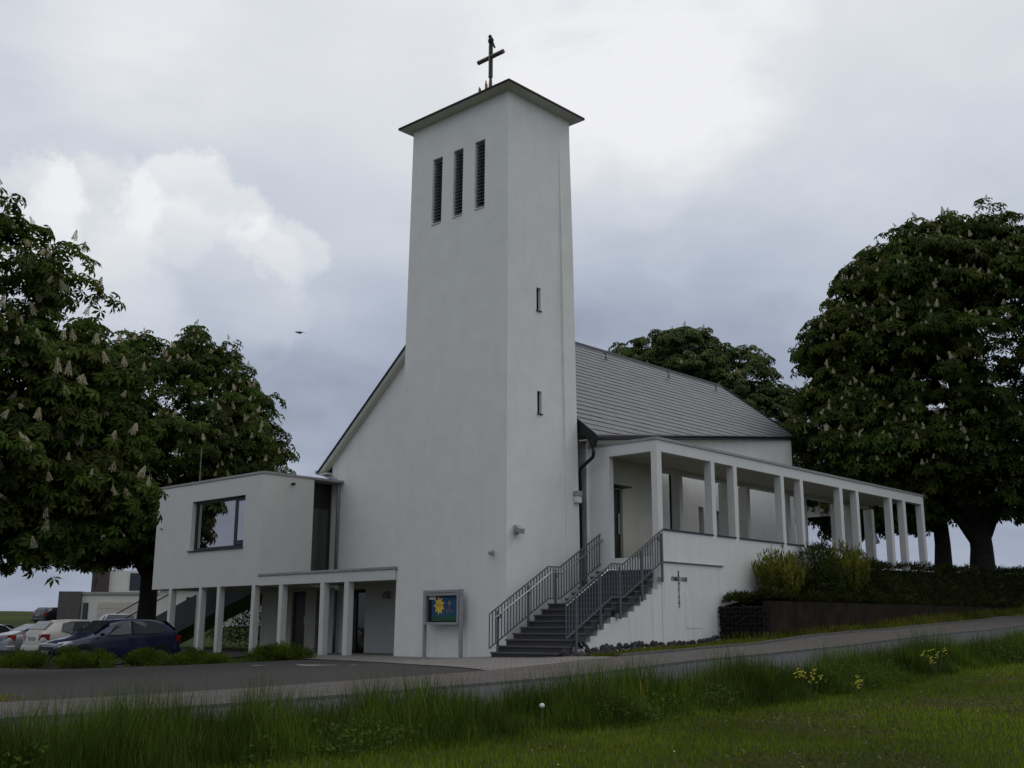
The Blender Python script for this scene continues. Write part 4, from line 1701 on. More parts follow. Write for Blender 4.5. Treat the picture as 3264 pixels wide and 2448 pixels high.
def candle_mesh(name):
    """upright chestnut flower spike built of small florets"""
    r = random.Random(5)
    mb = MB((0, 0, 0), 'w')
    mb.tube([(0, 0, 0), (0, 0, .95)], .03, 4)
    for k in range(56):
        t = (k + .5) / 56
        z = .12 + .86 * t
        rad = .21 * (1 - t) ** .75 + .02
        a = 2.4 * k
        x, y = rad * math.cos(a), rad * math.sin(a)
        q = .075 * (1.1 - .5 * t)
        mb.face([mb.pt((x + q * r.uniform(-1, 1), y + q * r.uniform(-1, 1), z + q * s)) for s in (-1, -.2, 1)])
        mb.face([mb.pt((x + q, y, z)), mb.pt((x, y + q, z + q * .5)), mb.pt((x - q, y - q, z + q * .3))])
        mb.face([mb.pt((x, y, z)), mb.pt((x * 1.25, y * 1.25, z + q)), mb.pt((x + q, y - q, z))])
    return mb.mesh(name, BLOSSOM, normals=False)


CANDLE = candle_mesh('blossom')
CAND_V = [tuple(v.co) for v in CANDLE.vertices]
CAND_F = [tuple(p.vertices) for p in CANDLE.polygons if len(p.vertices) == 3]


def leaf_mesh(material):
    me = bpy.data.meshes.new('leaf')
    me.from_pydata(LEAF_V, [], LEAF_F)
    ca = me.color_attributes.new('tint', 'FLOAT_COLOR', 'POINT')
    ca.data.foreach_set('color', np.tile(np.array([1.25, 1.3, 1.0, 1], np.float32), len(LEAF_V)))
    me.materials.append(material)
    return me


def chestnut(base, blobs, trunk, n_clusters, per, size, n_blossom, label, seed, limbs=None, leafmat=None, crad=.62, candle=.30, n_leaf_parts=0, keep=None, n_extra=0, group='flowering chestnut trees round the church', cat='tree'):
    """trunk with limbs, clustered palmate leaves, upright flower candles. blobs: (x,y,z,rx,ry,rz)"""
    rng = np.random.default_rng(seed)
    leafmat = leafmat or LEAF
    t = thing('chestnut_tree', base, label, cat, group, 0, True)
    B = np.array(base)
    # trunk and limbs
    r0, hfork = trunk
    mb = MB(tuple(base), 'w')
    bx, by, bz = base
    mb.tube([(bx, by, bz - .4), (bx, by, bz + .1), (bx + .05, by, bz + hfork * .5), (bx + .02, by + .05, bz + hfork)], [r0 * 1.45, r0 * 1.12, r0 * .95, r0 * .88], 12)
    mb.build('trunk', BARK, t, smooth=True)
    mb = MB(tuple(base), 'w')
    top = Vector((bx + .02, by + .05, bz + hfork))
    for k, b in enumerate(blobs):
        c = Vector(b[:3])
        for q_ in range(3 if b[3] > 3 else 2):
            e = c + Vector((rng.uniform(-.6, .6) * b[3], rng.uniform(-.6, .6) * b[4], rng.uniform(-.3, .5) * b[5]))
            m_ = top.lerp(e, .45) + Vector((rng.uniform(-.5, .5), rng.uniform(-.5, .5), rng.uniform(.2, .8)))
            s0 = top - Vector((0, 0, rng.uniform(0, .35) * hfork))
            mb.tube([s0, s0.lerp(m_, .5) + Vector((0, 0, .15)), m_, e], [r0 * .55, r0 * .42, r0 * .28, .04], 7)
    for (p0, p1, ra, rb2) in (limbs or ()):
        mb.tube([p0, Vector(p0).lerp(Vector(p1), .5) + Vector((0, 0, .08)), p1], [ra, (ra + rb2) / 2, rb2], 9)
    mb.build('limbs', BARK, t, smooth=True)
    # clusters on the shells of the lobes
    wts = np.array([b[3] * b[4] + b[3] * b[5] + b[4] * b[5] for b in blobs])
    wts = wts / wts.sum()
    bi = rng.choice(len(blobs), n_clusters, p=wts)
    bl = np.array([b[:6] for b in blobs])[bi]
    d = rng.normal(0, 1, (n_clusters, 3))
    d[:, 2] = d[:, 2] * .9 + .12
    d /= np.linalg.norm(d, axis=1)[:, None]
    f = rng.uniform(.50, 1.0, n_clusters) ** .55
    f *= 1 + .10 * np.sin(d[:, 0] * 7 + seed) * np.sin(d[:, 2] * 6 + d[:, 1] * 5)
    cen = bl[:, :3] + d * bl[:, 3:6] * f[:, None]
    if keep is not None:
        k_ = keep(cen, rng)
        cen, d, f = cen[k_], d[k_], f[k_]
    nc = len(cen)
    crd = crad * rng.uniform(.65, 1.35, nc)
    # dome of leaves over each cluster centre
    g = rng.normal(0, 1, (nc, per, 3))
    g /= np.linalg.norm(g, axis=2)[:, :, None]
    g[:, :, 2] = np.abs(g[:, :, 2]) * .75 - .25
    off = g * crd[:, None, None] * rng.uniform(.6, 1.05, (nc, per, 1))
    pos = (cen[:, None, :] + off).reshape(-1, 3)
    nrmv = (g * .8 + d[:, None, :] * .5 + np.array([0, 0, .75])).reshape(-1, 3)
    sz = size * rng.uniform(.7, 1.2, len(pos))
    tn = (rng.uniform(.65, 1.35, nc)[:, None] * rng.uniform(.8, 1.2, (nc, per))).reshape(-1)
    yel = (rng.uniform(.85, 1.3, nc)[:, None] * np.ones((nc, per))).reshape(-1)
    tint = np.stack([tn * yel, tn, tn * .9], 1)
    M = frames(nrmv, rng, sz, .25)
    o = scatter('crown', LEAF_V, LEAF_F, pos, M, tint, leafmat, t, base)
    o['kind'] = 'stuff'
    # flower candles: towards the viewer and the top of the crown, spread out
    cpos = np.array([0, 0, CAM_Z])
    view = cen - cpos
    facing = -(view / np.linalg.norm(view, axis=1)[:, None] * d).sum(1)
    q = cam_project(cen)
    infr = (q[:, 0] > -60) & (q[:, 0] < 3324) & (q[:, 1] > -60) & (q[:, 1] < 2500)
    okm = np.where((facing + .25 * d[:, 2] > .05) & (f > .78) & infr)[0]
    rng.shuffle(okm)
    for i in okm[:n_blossom]:
        p = cen[i] + np.array([rng.normal(0, .12), rng.normal(0, .12), crd[i] * .50]) - cpos * 0
        # nudge towards the viewer so the candle stands clear of the leaves
        vdir = (cpos - p) / np.linalg.norm(cpos - p)
        p = p + vdir * crd[i] * .95
        s = candle * rng.uniform(.55, 1.3)
        link_mesh('blossom', CANDLE, t, tuple(p - B), (rng.normal(0, .35), rng.normal(0, .35), rng.uniform(0, 6)), (s, s, s * rng.uniform(.8, 1.2)))
    rest = okm[n_blossom:n_blossom + n_extra]
    if len(rest):
        P_, M_ = [], []
        for i in rest:
            p = cen[i] + np.array([rng.normal(0, .12), rng.normal(0, .12), crd[i] * .4])
            p = p + (cpos - p) / np.linalg.norm(cpos - p) * crd[i] * .9
            P_.append(p)
        nv_ = np.stack([rng.normal(0, .2, len(P_)), rng.normal(0, .2, len(P_)), np.ones(len(P_))], 1)
        o = scatter('blossoms', CAND_V, CAND_F, np.array(P_), frames(nv_, rng, candle * .9 * rng.uniform(.7, 1.2, len(P_))), np.ones((len(P_), 3)), BLOSSOM, t, base)
        o['kind'] = 'stuff'
    if n_leaf_parts:
        LM = leaf_mesh(leafmat)
        rng.shuffle(okm)
        for i in okm[:n_leaf_parts]:
            p = cen[i]
            vdir = (cpos - p) / np.linalg.norm(cpos - p)
            p = p + vdir * crd[i] * .9 + rng.normal(0, .25, 3)
            s = size * rng.uniform(.9, 1.25)
            nv = Vector(vdir) * .6 + Vector((rng.normal(0, .4), rng.normal(0, .4), .8))
            ro = nv.to_track_quat('Z', 'Y').to_euler()
            o = link_mesh('leaf', LM, t, tuple(p - B), (0, 0, 0), (s, s, s))
            o.rotation_mode = 'QUATERNION'
            from mathutils import Quaternion
            o.rotation_quaternion = nv.to_track_quat('Z', 'Y') @ Quaternion((0, 0, 1), rng.uniform(0, 6.28))
    return t


def cam_project(P):
    P = np.asarray(P) - np.array([0, 0, CAM_Z])
    R = np.array([list(_r2), list(_d2), list(_f)])
    q = P @ R.T
    z = np.maximum(q[:, 2], .1)
    return np.stack([1632 + 3508.1 * q[:, 0] / z, 1224 + 3508.1 * q[:, 1] / z], 1)


chestnut((-15.8, 25.6, zw(-15.8, 25.6)), [(-15.9, 25.6, 6.4, 6.5, 5.0, 5.3), (-10.4, 25.0, 4.9, 2.0, 2.2, 1.7), (-10.8, 25.2, 6.3, 1.9, 2, 1.5), (-11.2, 24.7, 2.9, 1.2, 1.3, .95), (-13.2, 25, 3.4, 2.2, 3, 1.5), (-9.6, 25.2, 3.9, 1.4, 1.6, 1.0)],
         (.42, 2.6), 1250, 22, .205, 140, 'near flowering chestnut tree reaching in at the left edge with big leaves', 3, n_leaf_parts=260, candle=.26, crad=.52,
         keep=lambda c, r: (c[:, 0] > -13.2) | (r.uniform(0, 1, len(c)) < .22))
chestnut((-15.6, 48, zw(-15.6, 48)), [(-15.2, 48, 9.0, 4.9, 4.8, 4.9), (-12.2, 47.6, 7.4, 2.5, 3, 2.7), (-18.6, 47.4, 7.2, 4, 4, 4.0), (-11.2, 47.6, 6.2, 1.7, 2, 1.5), (-17.5, 47, 4.6, 3.4, 3, 1.4)],
         (.40, 4.2), 1500, 19, .25, 300, 'rounded flowering chestnut tree rising behind the annex roof', 4, n_leaf_parts=200, crad=.6, candle=.27, n_extra=420)
chestnut((20.72, 49, zw(20.72, 49)), [(21.8, 49, 12.8, 7.4, 6, 6.8), (15.7, 48.5, 13.4, 2.8, 3, 1.6), (15.2, 48.5, 9.6, 2.9, 3, 3.0), (18.3, 48.5, 15.5, 3.6, 4, 3.3), (20.8, 49, 17.9, 3.2, 3, 1.7), (24.2, 48, 8.3, 4.5, 4, 3), (17.5, 47.5, 8.3, 3.5, 3, 1.8)],
         (.50, 2.4), 2700, 20, .27, 300, 'huge flowering chestnut tree at the right edge with a thick flaring trunk', 5,
         limbs=[((20.6, 49, 4.6), (18.9, 49.2, 7.2), .26, .12), ((21.0, 49, 5.0), (22.5, 49, 8.0), .30, .15), ((20.4, 49, 5.6), (19.9, 49, 8.2), .25, .15)], n_leaf_parts=200, crad=.68, candle=.27, n_extra=620)
chestnut((19.4, 50, zw(19.4, 50)), [(18.6, 50.5, 10.5, 4.0, 3.5, 3.6), (16.2, 49.6, 6.6, 2.6, 2.4, 1.3), (14.2, 49.6, 7.0, 1.8, 2, 1.4), (17.6, 49.4, 5.9, 2.0, 2, .8), (15.4, 49.6, 5.6, 1.5, 1.5, .8), (13.6, 49.8, 6.0, 1.0, 1, .6)],
         (.36, 2.6), 520, 18, .27, 60, 'slimmer chestnut tree standing just left of the thick trunk at the right edge', 6, crad=.62, candle=.44, limbs=[((19.4, 50, 6.0), (20.2, 50, 8.5), .22, .14)])
chestnut((10.7, 62, zw(10.7, 62)), [(10.8, 62, 11.6, 5.0, 4, 4.9), (7.4, 62, 14.6, 1.6, 2, 1.4), (10.1, 62, 16.3, 2.0, 2, 1.5), (13.3, 62, 15.3, 1.8, 2, 1.5), (14.6, 62, 12.2, 2.4, 2.4, 2.8), (8.8, 62, 15.3, 1.2, 1.5, 1.0), (6.7, 62, 16.1, 1.3, 1.2, .8), (8.4, 62, 16.8, 1.4, 1.3, 1.0), (10.1, 62, 17.1, 1.6, 1.4, .9), (7.4, 62, 14.6, 2.0, 1.6, 1.4), (11.8, 62, 16.0, 1.2, 1.2, 1.0)],
         (.4, 5), 900, 17, .28, 40, 'chestnut tree with lighter crown showing above the slate roof', 8, leafmat=LEAFF, crad=.6, candle=.3)
# the tree beside the annex that its window mirrors
chestnut((-28.9, 46.0, zw(-28.9, 46.0)), [(-29.0, 46.1, 6.2, 2.8, 2.8, 3.8), (-27.2, 43.4, 7.1, 1.0, .8, .6)],
         (.35, 3), 260, 14, .42, 0, 'chestnut tree outside the left edge seen mirrored in the annex window', 9, leafmat=LEAFF, crad=.7)


# ------------------------------------------------------------------ shrubs and ground cover
TWIG_V = [(0, 0, 0), (.09, 0, .35), (0, 0, 1), (-.09, 0, .35)]
TWIG_F = [(0, 1, 2, 3)]


def bush(name, base, lobes, n, size, material, label, cat, seed, up=.6, group=None, stems=5):
    rng = np.random.default_rng(seed)
    t = thing(name, base, label, cat, group, 0, True)
    mb = MB(tuple(base), 'w')
    for k in range(stems):
        L = lobes[k % len(lobes)]
        e = Vector((L[0] + rng.uniform(-.5, .5) * L[3], L[1] + rng.uniform(-.5, .5) * L[4], L[2] + .3 * L[5]))
        b = Vector(base) + Vector((rng.uniform(-.1, .1), rng.uniform(-.1, .1), -.08))
        mb.tube([b, b.lerp(e, .5) + Vector((0, 0, .05)), e], [.03, .02, .008], 5)
    mb.build('stems', BARK, t)
    w = np.array([l[3] * l[5] for l in lobes])
    bi = rng.choice(len(lobes), n, p=w / w.sum())
    L = np.array(lobes)[bi]
    d = rng.normal(0, 1, (n, 3))
    d /= np.linalg.norm(d, axis=1)[:, None]
    f = rng.uniform(.25, 1, n) ** .5
    f *= 1 + .16 * np.sin(d[:, 0] * 6 + seed) * np.cos(d[:, 1] * 5 + d[:, 2] * 7)
    pos = L[:, :3] + d * L[:, 3:6] * f[:, None]
    nv = d * (1 - up) + np.array([0, 0, 1]) * up
    tn = rng.uniform(.55, 1.4, n)
    # clumps
    tn *= 1 + .3 * np.sin(pos[:, 0] * 5 + seed) * np.sin(pos[:, 2] * 6)
    tint = np.stack([tn * rng.uniform(.85, 1.2, n), tn, tn * .9], 1)
    o = scatter('foliage', TWIG_V, TWIG_F, pos, frames(nv, rng, size * rng.uniform(.6, 1.3, n), .35), tint, material, t, base)
    o['kind'] = 'stuff'
    return t


def wl(u, v, z, ru, rv, rz):
    p = W(u, v, z)
    return (p.x, p.y, z, ru, rv, rz)



def spray_shrub(base, n_spray, height, spread, size, material, label, seed, group):
    """upright feathery shrub: many arching shoots with small leaves along them"""
    rng = np.random.default_rng(seed)
    t = thing('golden_shrub', base, label, 'shrub', group, 0, True)
    bx, by, bz = base
    mb = MB(tuple(base), 'w')
    pos, nv, tn = [], [], []
    for k in range(n_spray):
        a = rng.uniform(0, 2 * math.pi)
        s_ = rng.uniform(0, 1) ** .6
        L = height * rng.uniform(.62, 1.12) * (1 - .38 * s_)
        top = np.array([bx + spread * s_ * math.cos(a), by + spread * s_ * math.sin(a), bz + L])
        b = np.array([bx + .28 * spread * s_ * math.cos(a), by + .28 * spread * s_ * math.sin(a), bz - .05])
        mid = (b + top) / 2 + np.array([math.cos(a), math.sin(a), 0]) * spread * .22 * s_
        if k % 3 == 0:
            mb.tube([tuple(b), tuple(mid), tuple(top)], [.014, .01, .003], 4)
        br = rng.uniform(.6, 1.35)
        for q in range(62):
            f = rng.uniform(.12, 1.03)
            p = (1 - f) ** 2 * b + 2 * f * (1 - f) * mid + f * f * top
            w = .085 * (1.15 - f * .75)
            pos.append(p + rng.normal(0, w, 3) * np.array([1, 1, .8]))
            o_ = rng.normal(0, .55, 3) + np.array([math.cos(a) * .3, math.sin(a) * .3, .0])
            nv.append(o_)
            tn.append(br * rng.uniform(.7, 1.25) * (.75 + .45 * f))
    mb.build('stems', BARK, t)
    pos, nv, tn = np.array(pos), np.array(nv), np.array(tn)
    n = len(pos)
    # leaves point up along the shoots: local y axis is the leaf length
    Y = np.stack([rng.normal(0, .35, n), rng.normal(0, .35, n), np.ones(n)], 1)
    Y /= np.linalg.norm(Y, axis=1)[:, None]
    X = np.cross(Y, nv)
    X /= np.linalg.norm(X, axis=1)[:, None] + 1e-9
    Z = np.cross(X, Y)
    M = np.stack([X, Y, Z], 2) * (size * rng.uniform(.6, 1.3, n))[:, None, None]
    o = scatter('foliage', [(0, 0, 0), (.10, .45, .04), (0, 1, 0), (-.10, .45, .04)], [(0, 1, 2, 3)], pos, M, np.stack([tn * 1.05, tn, tn * .9], 1), material, t, base)
    o['kind'] = 'stuff'
    return t


b0 = W(-3.2, 8.55, bank(-3.2, 8.55))
spray_shrub((b0.x, b0.y, b0.z), 120, 1.55, .82, .15, BROOM, 'feathery yellow green shrub nearest the lettered wall', 21, 'golden shrubs on the bank')
b0 = W(-3.3, 12.7, bank(-3.3, 12.7))
spray_shrub((b0.x, b0.y, b0.z), 115, 1.72, .80, .15, BROOM, 'feathery yellow green shrub farther along the bank before the colonnade posts', 22, 'golden shrubs on the bank')
b0 = W(-3.0, 11.2, bank(-3.0, 11.2))
bush('evergreen_shrub', tuple(b0), [wl(-3.0, 11.1, 2.9, .62, .62, .6), wl(-2.95, 11.8, 3.15, .45, .45, .45), wl(-3.3, 11.3, 2.5, .7, .7, .55)],
     3600, .15, JUNI, 'dark evergreen shrub between the two yellow green shrubs', 'shrub', 23, .5)
b0 = W(-3.0, 14.5, bank(-3.0, 14.5))
bush('clipped_shrub', tuple(b0), [wl(-3.0, 14.55, 3.15, .22, .22, .36)], 1500, .08, JUNI, 'small dark clipped shrub beside a colonnade post', 'shrub', 24, .4, stems=3)
# little conifer sapling between the trunks
sx, sy = 18.32, 46.0
sz0 = zw(sx, sy)
sap = thing('conifer_sapling', (sx, sy, sz0), 'little conifer sapling between the two chestnut trunks', 'sapling', None, 0, True)
mb = MB((sx, sy, sz0), 'w')
mb.tube([(sx, sy, sz0 - .1), (sx, sy, sz0 + 1.0)], [.02, .006], 5)
mb.build('stem', BARK, sap)
mb = MB((sx, sy, sz0), 'w')
for k in range(22):
    a, h = 2.4 * k, .15 + .8 * k / 22
    L = .36 * (1 - k / 25)
    e = (sx + L * math.cos(a), sy + L * math.sin(a), sz0 + h + .06)
    mb.face([mb.pt((sx, sy, sz0 + h + .04)), mb.pt((sx + .6 * (e[0] - sx) - .05 * math.sin(a), sy + .6 * (e[1] - sy) + .05 * math.cos(a), sz0 + h)), mb.pt(e), mb.pt((sx + .6 * (e[0] - sx) + .05 * math.sin(a), sy + .6 * (e[1] - sy) - .05 * math.cos(a), sz0 + h))])
mb.build('branches', HEDGE_L, sap, normals=False)
# juniper carpet
n = 30000
vv = 6.5 + 38 * RNG.uniform(0, 1, n) ** 1.35
um = np.where(vv < 15.6, -2.46, -2.46 + np.clip((vv - 15.6) / 1.5, 0, 1) * 1.2)
uu = -4.12 + (um + 4.12) * RNG.uniform(0, 1, n)
mound = .5 + .5 * np.sin(vv * 1.9 + 1.6 * np.sin(uu * 2.3 + vv * .6)) * np.sin(uu * 3.1 + 1.3 * np.sin(vv * 1.1))
bump_ = .34 * mound * RNG.uniform(.25, 1, n) + .03
zz = np.array([bank(a, b) for a, b in zip(uu, vv)]) + bump_
pos = np.stack([OX - CU * uu + SU * vv, OY + SU * uu + CU * vv, zz], 1)
nv = np.stack([RNG.normal(.2, .5, n), RNG.normal(-.9, .45, n), RNG.uniform(.2, 1, n)], 1)
tn = RNG.uniform(.5, 1.3, n) * (.55 + .95 * mound)
tint = np.stack([tn * RNG.uniform(.9, 1.35, n), tn, tn * RNG.uniform(.7, 1.6, n)], 1)
o = scatter('juniper_cover', TWIG_V, TWIG_F, pos, frames(nv, RNG, .17 * RNG.uniform(.6, 1.4, n), .2), tint, JUNI)
o['kind'] = 'stuff'

# low shrubs along the driveway
for k, (u, v, ru, rv, rz, n_, lab) in enumerate(((14.2, -6.5, 1.0, .8, .27, 3000, 'low leafy shrub at the left edge in front of the silver car'),
                                                  (10.9, -6.1, 1.05, .8, .30, 3600, 'low leafy shrub in front of the nose of the blue car'),
                                                  (10.4, -4.3, 1.05, .7, .27, 3000, 'low leafy shrub beside the rear of the blue car'),
                                                  (9.3, -3.2, 1.05, .6, .21, 2600, 'low leafy shrub between the tail of the blue car and the canopy posts'),
                                                  (7.1, -2.15, 1.2, .6, .25, 3400, 'low leafy shrub in front of the middle canopy posts'))):
    z = zg(u, v)
    p = W(u, v, z)
    lob = [wl(u, v, z + rz * .6, ru * .8, rv, rz * .9)]
    for q in range(7):
        lob.append(wl(u + random.uniform(-.95, .95) * ru, v + random.uniform(-.5, .5) * rv, z + rz * random.uniform(.5, 1.25), ru * random.uniform(.16, .34), rv * random.uniform(.25, .45), rz * random.uniform(.5, .95)))
    bush('low_shrub', tuple(p), lob, int(n_ * 1.9), .115, SHRUB, lab, 'shrub', 30 + k, .5, 'low shrubs along the driveway')
# dark hedge and planting seen between the annex posts
p = W(20, 9, zg(20, 9))
bush('garden_hedge', tuple(p), [wl(16, 8.6, .8, 2.4, 1.2, .9), wl(19.5, 9, .9, 2.6, 1.3, 1.0), wl(23, 9.5, 1.1, 2.6, 1.3, 1.2), wl(27, 10, 1.2, 2.6, 1.3, 1.3)], 12000, .22, HEDGE_L, 'dark garden hedge seen between the annex posts', 'hedge', 41, .4)

# ------------------------------------------------------------------ grass
BLADE_V = [(-.5, 0, 0), (.5, 0, 0), (.38, .12, .5), (-.38, .12, .5), (.05, .42, 1.0), (-.05, .42, 1.0)]
BLADE_F = [(0, 1, 2, 3), (3, 2, 4, 5)]


def grass(name, uu, vv, h, w, material, tint, rng, zoff=-.01):
    n = len(uu)
    X = OX - CU * uu + SU * vv
    Y = OY + SU * uu + CU * vv
    Z = zground(np.stack([X, Y], 1)) + zoff
    a = rng.uniform(0, 2 * math.pi, n)
    c, s = np.cos(a), np.sin(a)
    lean = rng.uniform(.2, 1.3, n)
    M = np.zeros((n, 3, 3))
    M[:, 0, 0] = c * w
    M[:, 1, 0] = s * w
    M[:, 0, 1] = -s * h * lean
    M[:, 1, 1] = c * h * lean
    M[:, 2, 2] = h
    o = scatter(name, BLADE_V, BLADE_F, np.stack([X, Y, Z], 1), M, tint, material)
    o['kind'] = 'stuff'
    return o


def in_view(uu, vv, pad=650):
    P = np.stack([OX - CU * uu + SU * vv, OY + SU * uu + CU * vv, np.zeros_like(uu)], 1)
    q = cam_project(P)
    return (q[:, 0] > -pad) & (q[:, 0] < 3264 + pad) & (q[:, 1] < 2448 + 260) & (P[:, 1] > 5)


def vnoise(x, y, s):
    return np.sin(x * s + 1.3 * np.sin(y * s * .7 + 2)) * np.sin(y * s * 1.1 + 1.7 * np.sin(x * s * .6))


rng = np.random.default_rng(77)
# mown grass in the foreground
n = 360000
uu, vv = rng.uniform(-19.5, -11.6, n), rng.uniform(-24, 30, n)
k = in_view(uu, vv)
uu, vv = uu[k], vv[k]
depth = OY + SU * uu + CU * vv
k = rng.uniform(0, 1, len(uu)) < np.clip((12.0 / depth) ** 1.4, .12, 1)
uu, vv, depth = uu[k], vv[k], depth[k]
dry = vnoise(uu, vv, .9) + .6 * vnoise(uu + 3, vv, 2.7)
dryf = np.clip((dry - .25) * 1.5, 0, 1) * np.clip((vv + 17.5) / 6, .12, 1) * np.clip((-12.6 - uu) / 1.2, 0, 1)
h = rng.uniform(.03, .075, len(uu)) * (1 - .45 * dryf)
tn = rng.uniform(.6, 1.35, len(uu)) * (1 + .25 * vnoise(uu, vv, .45))
isdry = rng.uniform(0, 1, len(uu)) < (.03 + .60 * dryf)
tint = np.stack([tn * np.where(isdry, 1.5, 1.0), tn * np.where(isdry, .80, 1.0), tn * np.where(isdry, 4.5, .9)], 1)
grass('mown_grass', uu, vv, h, rng.uniform(.006, .012, len(uu)) * (depth / 11) ** .6, GRASS, tint, rng)
NG1 = len(uu)
# tall uncut grass between mown strip and road
n = 310000
vv = rng.uniform(-23, 40, n)
ulo = np.interp(vv, [-20, -12, -6, 2, 15], [-12.3, -12.35, -12.5, -12.4, -12.3]) + .12 * vnoise(vv, vv * .3, 1.7)
uhi = np.interp(vv, [-16, -10, -5], [-10.0, -10.4, -10.85])
uu = ulo + (uhi - ulo) * rng.beta(1.25, 1.25, n)
k0 = in_view(uu, vv, 650)
uu, vv = uu[k0], vv[k0]
depth = OY + SU * uu + CU * vv
k = k1 = rng.uniform(0, 1, len(uu)) < np.clip((13.0 / depth) ** 1.1, .18, 1)
uu, vv, depth = uu[k], vv[k], depth[k]
env = np.clip(np.minimum((uu - ulo[k0][k1]) / .75, (uhi[k0][k1] + .1 - uu) / .22), .16, 1)
clump = .72 + .30 * vnoise(uu, vv, 1.9) + .26 * vnoise(uu, vv, 4.6) + .12 * vnoise(uu, vv, 11.)
vh = np.interp(vv, [-20, -15, -8, -2, 4, 20], [.60, .60, .64, .64, .60, .58])
h = vh * env * np.clip(clump, .22, 1.4) * rng.uniform(.4, 1.12, len(uu)) * np.where(rng.uniform(0, 1, len(uu)) < .02, 1.3, 1)
tn = rng.uniform(.35, 1.45, len(uu)) * (1 + .45 * vnoise(uu + 2, vv, 3.4)) * (1 + .25 * vnoise(uu, vv, 1.2))
straw = rng.uniform(0, 1, len(uu)) < .06
tint = np.stack([tn * np.where(straw, 3.4, 1.0), tn * np.where(straw, 1.7, 1.0), tn * np.where(straw, 3.2, 1.0)], 1)
grass('tall_grass', uu, vv, h, rng.uniform(.0035, .009, len(uu)) * (depth / 12) ** .6, TALLG, tint, rng)
# broad leaved weeds among the tall grass
n = 26000
uu, vv = -12.75 + 1.6 * rng.uniform(0, 1, n), rng.uniform(-20, 30, n)
k = in_view(uu, vv, 650) & (vnoise(uu, vv, 1.1) + .5 * vnoise(uu, vv, 3.) > .25)
uu, vv = uu[k], vv[k]
X, Y = OX - CU * uu + SU * vv, OY + SU * uu + CU * vv
Z = zground(np.stack([X, Y], 1)) + rng.uniform(.04, .42, len(uu)) * np.interp(vv, [-15, 5], [.7, 1.15])
n = len(uu)
tn = rng.uniform(.5, 1.3, n)
o = scatter('weeds', [(0, 0, 0), (.22, .45, .05), (0, 1, -.1), (-.22, .45, .05)], [(0, 1, 2, 3)], np.stack([X, Y, Z], 1), frames(np.stack([rng.normal(0, .7, n), rng.normal(-.3, .7, n), np.ones(n)], 1), rng, rng.uniform(.03, .075, n)),
            np.stack([tn * .9, tn * .85, tn], 1), TALLG)
o['kind'] = 'stuff'
# grass strip below the retaining wall and round the forecourt
n = 60000
uu, vv = rng.uniform(-4.9, -2.6, n), rng.uniform(-1.6, 30, n)
k = (uu < np.where(vv > 6.2, -4.13, np.interp(vv, [-1.6, -.5, 6.2], [-4.2, -3.2, -2.75]))) & in_view(uu, vv)
uu, vv = uu[k], vv[k]
tn = rng.uniform(.6, 1.4, len(uu)) * (1 + .3 * vnoise(uu, vv, 1.3))
near_wall = np.clip((uu + 4.45) / .3, 0, 1)
h = rng.uniform(.05, .13, len(uu)) * (1 + 1.1 * near_wall * (vv > 6))
dr_ = np.where(rng.uniform(0, 1, len(uu)) < .25, 1.0, 0)
tint = np.stack([tn * (.62 + .7 * dr_), tn * (.60 + .2 * dr_), tn * (1 + 2.2 * dr_)], 1)
grass('strip_grass', uu, vv, h, .022 * np.ones(len(uu)), GRASS, tint, rng)
# green verge tongue at the far left of the driveway and round the low shrubs
n = 26000
uu, vv = rng.uniform(-4.9, 14, n), rng.uniform(-16, -1.2, n)
lim = np.interp(uu, [-5, -3.2, 4, 9, 11.8], [-14.1, -14.0, -11.2, -9.4, -8.6])
sh = np.interp(uu, [6.2, 7.5, 8.6, 10.4, 11.8, 14], [-1.9, -2.45, -3.1, -5.7, -8.7, -9.5])
k = ((vv < lim - .35) | ((vv > sh) & (vv < sh + .9) & (uu > 6.3))) & in_view(uu, vv, 650)
uu, vv = uu[k], vv[k]
tn = rng.uniform(.6, 1.3, len(uu))
tint = np.stack([tn * 1.25, tn, tn], 1)
grass('verge_grass', uu, vv, rng.uniform(.05, .16, len(uu)), .02 * np.ones(len(uu)), GRASS, tint, rng)
# dry clippings and clods on the mown grass
n = 9000
uu, vv = rng.uniform(-19, -13, n), rng.uniform(-17, 8, n)
dr_ = vnoise(uu, vv, .9) + .6 * vnoise(uu + 3, vv, 2.7)
k = (dr_ > .35) & in_view(uu, vv)
uu, vv = uu[k], vv[k]
X, Y = OX - CU * uu + SU * vv, OY + SU * uu + CU * vv
n = len(uu)
Z = zground(np.stack([X, Y], 1)) + rng.uniform(.03, .06, n)
tn = rng.uniform(.5, 1.6, n)
o = scatter('dry_clippings', [(0, 0, 0), (.1, .5, .08), (0, 1, 0), (-.1, .5, .08)], [(0, 1, 2, 3)], np.stack([X, Y, Z], 1),
            frames(np.stack([rng.normal(0, .6, n), rng.normal(0, .6, n), np.ones(n)], 1), rng, rng.uniform(.025, .08, n)), np.stack([tn, tn, tn], 1),
            mat('dry_straw', (.13, .10, .055), .9, .3, 20, tint=True))
o['kind'] = 'stuff'
# daisies and fallen petals
n = 34
uu, vv = rng.uniform(-18, -12.9, n), rng.uniform(-17, 6, n)
X, Y = OX - CU * uu + SU * vv, OY + SU * uu + CU * vv
Z = zground(np.stack([X, Y], 1)) + .075
o = scatter('white_petals', [(-.5, -.5, 0), (.5, -.5, .1), (.5, .5, 0), (-.5, .5, .15)], [(0, 1, 2, 3)], np.stack([X, Y, Z], 1), frames(np.stack([rng.normal(0, .3, n), rng.normal(-.5, .3, n), np.ones(n)], 1), rng, rng.uniform(.006, .014, n)), np.ones((n, 3)), DANDE)
o['kind'] = 'stuff'
